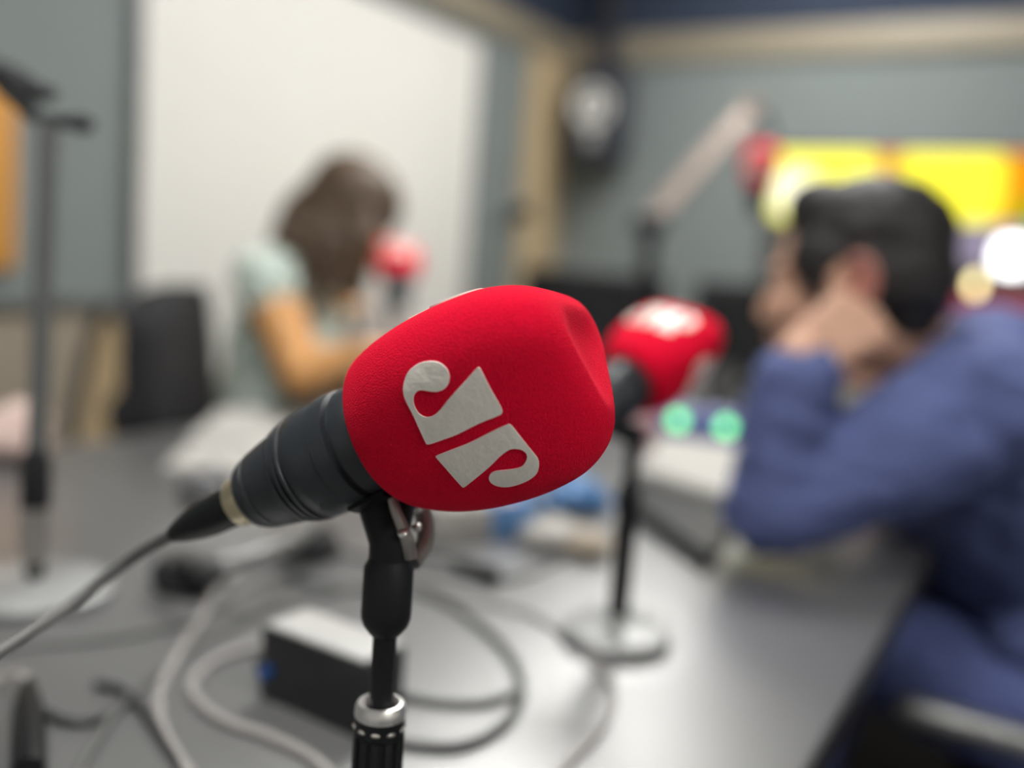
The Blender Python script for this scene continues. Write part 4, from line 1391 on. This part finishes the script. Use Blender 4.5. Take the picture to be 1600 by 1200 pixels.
for k in range(24):                      # front locks hanging beside the face
    start = QW(0.03 + 0.03 * rs.random(), -0.070, 0.05)
    end = P(536 + 30 * rs.random(), 446 + 26 * rs.uniform(-1, 1), 1.545 + 0.03 * rs.random())
    tube(bm, [start - WO, start * 0.45 + end * 0.55 + camv(0.012, 0.01, 0.02) - WO, end - WO], lambda q_: 0.015 - 0.0115 * q_, 8, 5)
fuse('hair', bm, 0.0045, M['hair_w'], WM, 1, 0.003, 60)['label'] = 'long brown hair hanging past the face'
bm = new()
limb(bm, [nw - V((0, 0, 0.045)) - wf * 0.01, wch, wbe, wpel + V((0, 0, 0.02))], [0.085, 0.128, 0.122, 0.150])
ell(bm, wch + wf * 0.05 + V((0, 0, -0.02)), (0.10, 0.13, 0.11), basis(wf, wl, (0, 0, 1)))
limb(bm, [wsr, wsl], [0.066, 0.066])
limb(bm, [wsr, wsr + (wer - wsr) * 0.10], [0.070, 0.068])
limb(bm, [wsl, wsl + (wel - wsl) * 0.10], [0.070, 0.068])
fuse('blouse', shift(bm, WO), 0.007, M['blouse'], WM, 4, 0.010, 14)['label'] = 'mint and white floral short-sleeved blouse'
bm = new()
limb(bm, [whl, wkl, wal + V((0, 0, 0.04))], [0.105, 0.075, 0.05]); limb(bm, [whr, wkr, war + V((0, 0, 0.04))], [0.105, 0.075, 0.05]); ell(bm, wpel, (0.13, 0.17, 0.11), basis(wf, wl, (0, 0, 1)))
fuse('trousers', shift(bm, WO), 0.008, M['jeans'], WM, 4)
for a in (wal, war):
    bm = new(); limb(bm, [a - wf * 0.03 + V((0, 0, -0.045)), a + wf * 0.16 + V((0, 0, -0.055))], [0.036, 0.027]); fuse('shoe', shift(bm, WO), 0.005, M['shoe'], WM, 3)
rzw = math.atan2(wf.y, wf.x)
office_chair('black office chair under the woman in the mint blouse', (wpel.x + wf.x * 0.02, wpel.y + wf.y * 0.02, 0), rzw, 0.41, back_w=0.38, back_h=0.20, arms=False)
# papers in her hands
pc = P(592, 535, 1.56)
ps = tag(obj('paper_sheet', (lambda b_: (box(b_, (0, 0, 0), (0.21, 0.003, 0.15), basis(wf, wl, (0, 0, 1)) @ Matrix.Rotation(R(-35), 3, 'X'), 0.001), b_)[1])(new()), M['paper']), 'pale sheet held up between the hands of the woman', 'paper', 'papers by the woman')
ps.location = pc + wl * 0.07

# empty chairs on the left
pch = P(290, 560, 1.46)
office_chair('empty black office chair left of the woman', (pch.x - 0.25 * math.cos(R(34)), pch.y - 0.25 * math.sin(R(34)), 0), R(214), 0.46, back_w=0.42, back_h=0.41, arms=False, lean=-0.012)
# dark framed chair with a tan panel back
tq = P(162, 590, 1.78)
FC = thing('side_chair', 'dark tube-framed chair with a narrow tan wooden back at the far left', 'chair', (tq.x, tq.y, 0), (0, 0, 0), None)


def FP(px, py, d=1.78):
    return P(px, py, d) - V((tq.x, tq.y, 0))


bm = new(); tube(bm, [FP(108, 690), FP(128, 590), FP(152, 500), FP(178, 482), FP(196, 520), FP(212, 650)], 0.013, 12); obj('back_frame', bm, M['black'], FC)
bm = new()
vs = [FP(120, 700), FP(198, 700), FP(186, 500), FP(148, 510)]
th_ = V((Fw.x, Fw.y, 0)).normalized() * 0.012
a = [bm.verts.new(v + th_ * 1.5) for v in vs]; b = [bm.verts.new(v + th_ * 2.5) for v in vs]
bm.faces.new(a); bm.faces.new(b[::-1])
for i in range(4):
    bm.faces.new((a[i], a[(i + 1) % 4], b[(i + 1) % 4], b[i]))
obj('backrest', bm, M['tan'], FC)['label'] = 'narrow tan wooden back'
bm = new(); box(bm, (0.0, 0.0, 0.45), (0.32, 0.32, 0.04), Matrix.Rotation(YAW, 3, 'Z'), 0.015); obj('seat', bm, M['black_fabric'], FC)
for sx in (-1, 1):
    for sy in (-1, 1):
        p = Matrix.Rotation(YAW, 3, 'Z') @ V((sx * 0.14, sy * 0.14, 0))
        bm = new(); cyl(bm, p * 1.08, p + V((0, 0, 0.44)), 0.012); obj('leg', bm, M['black'], FC)
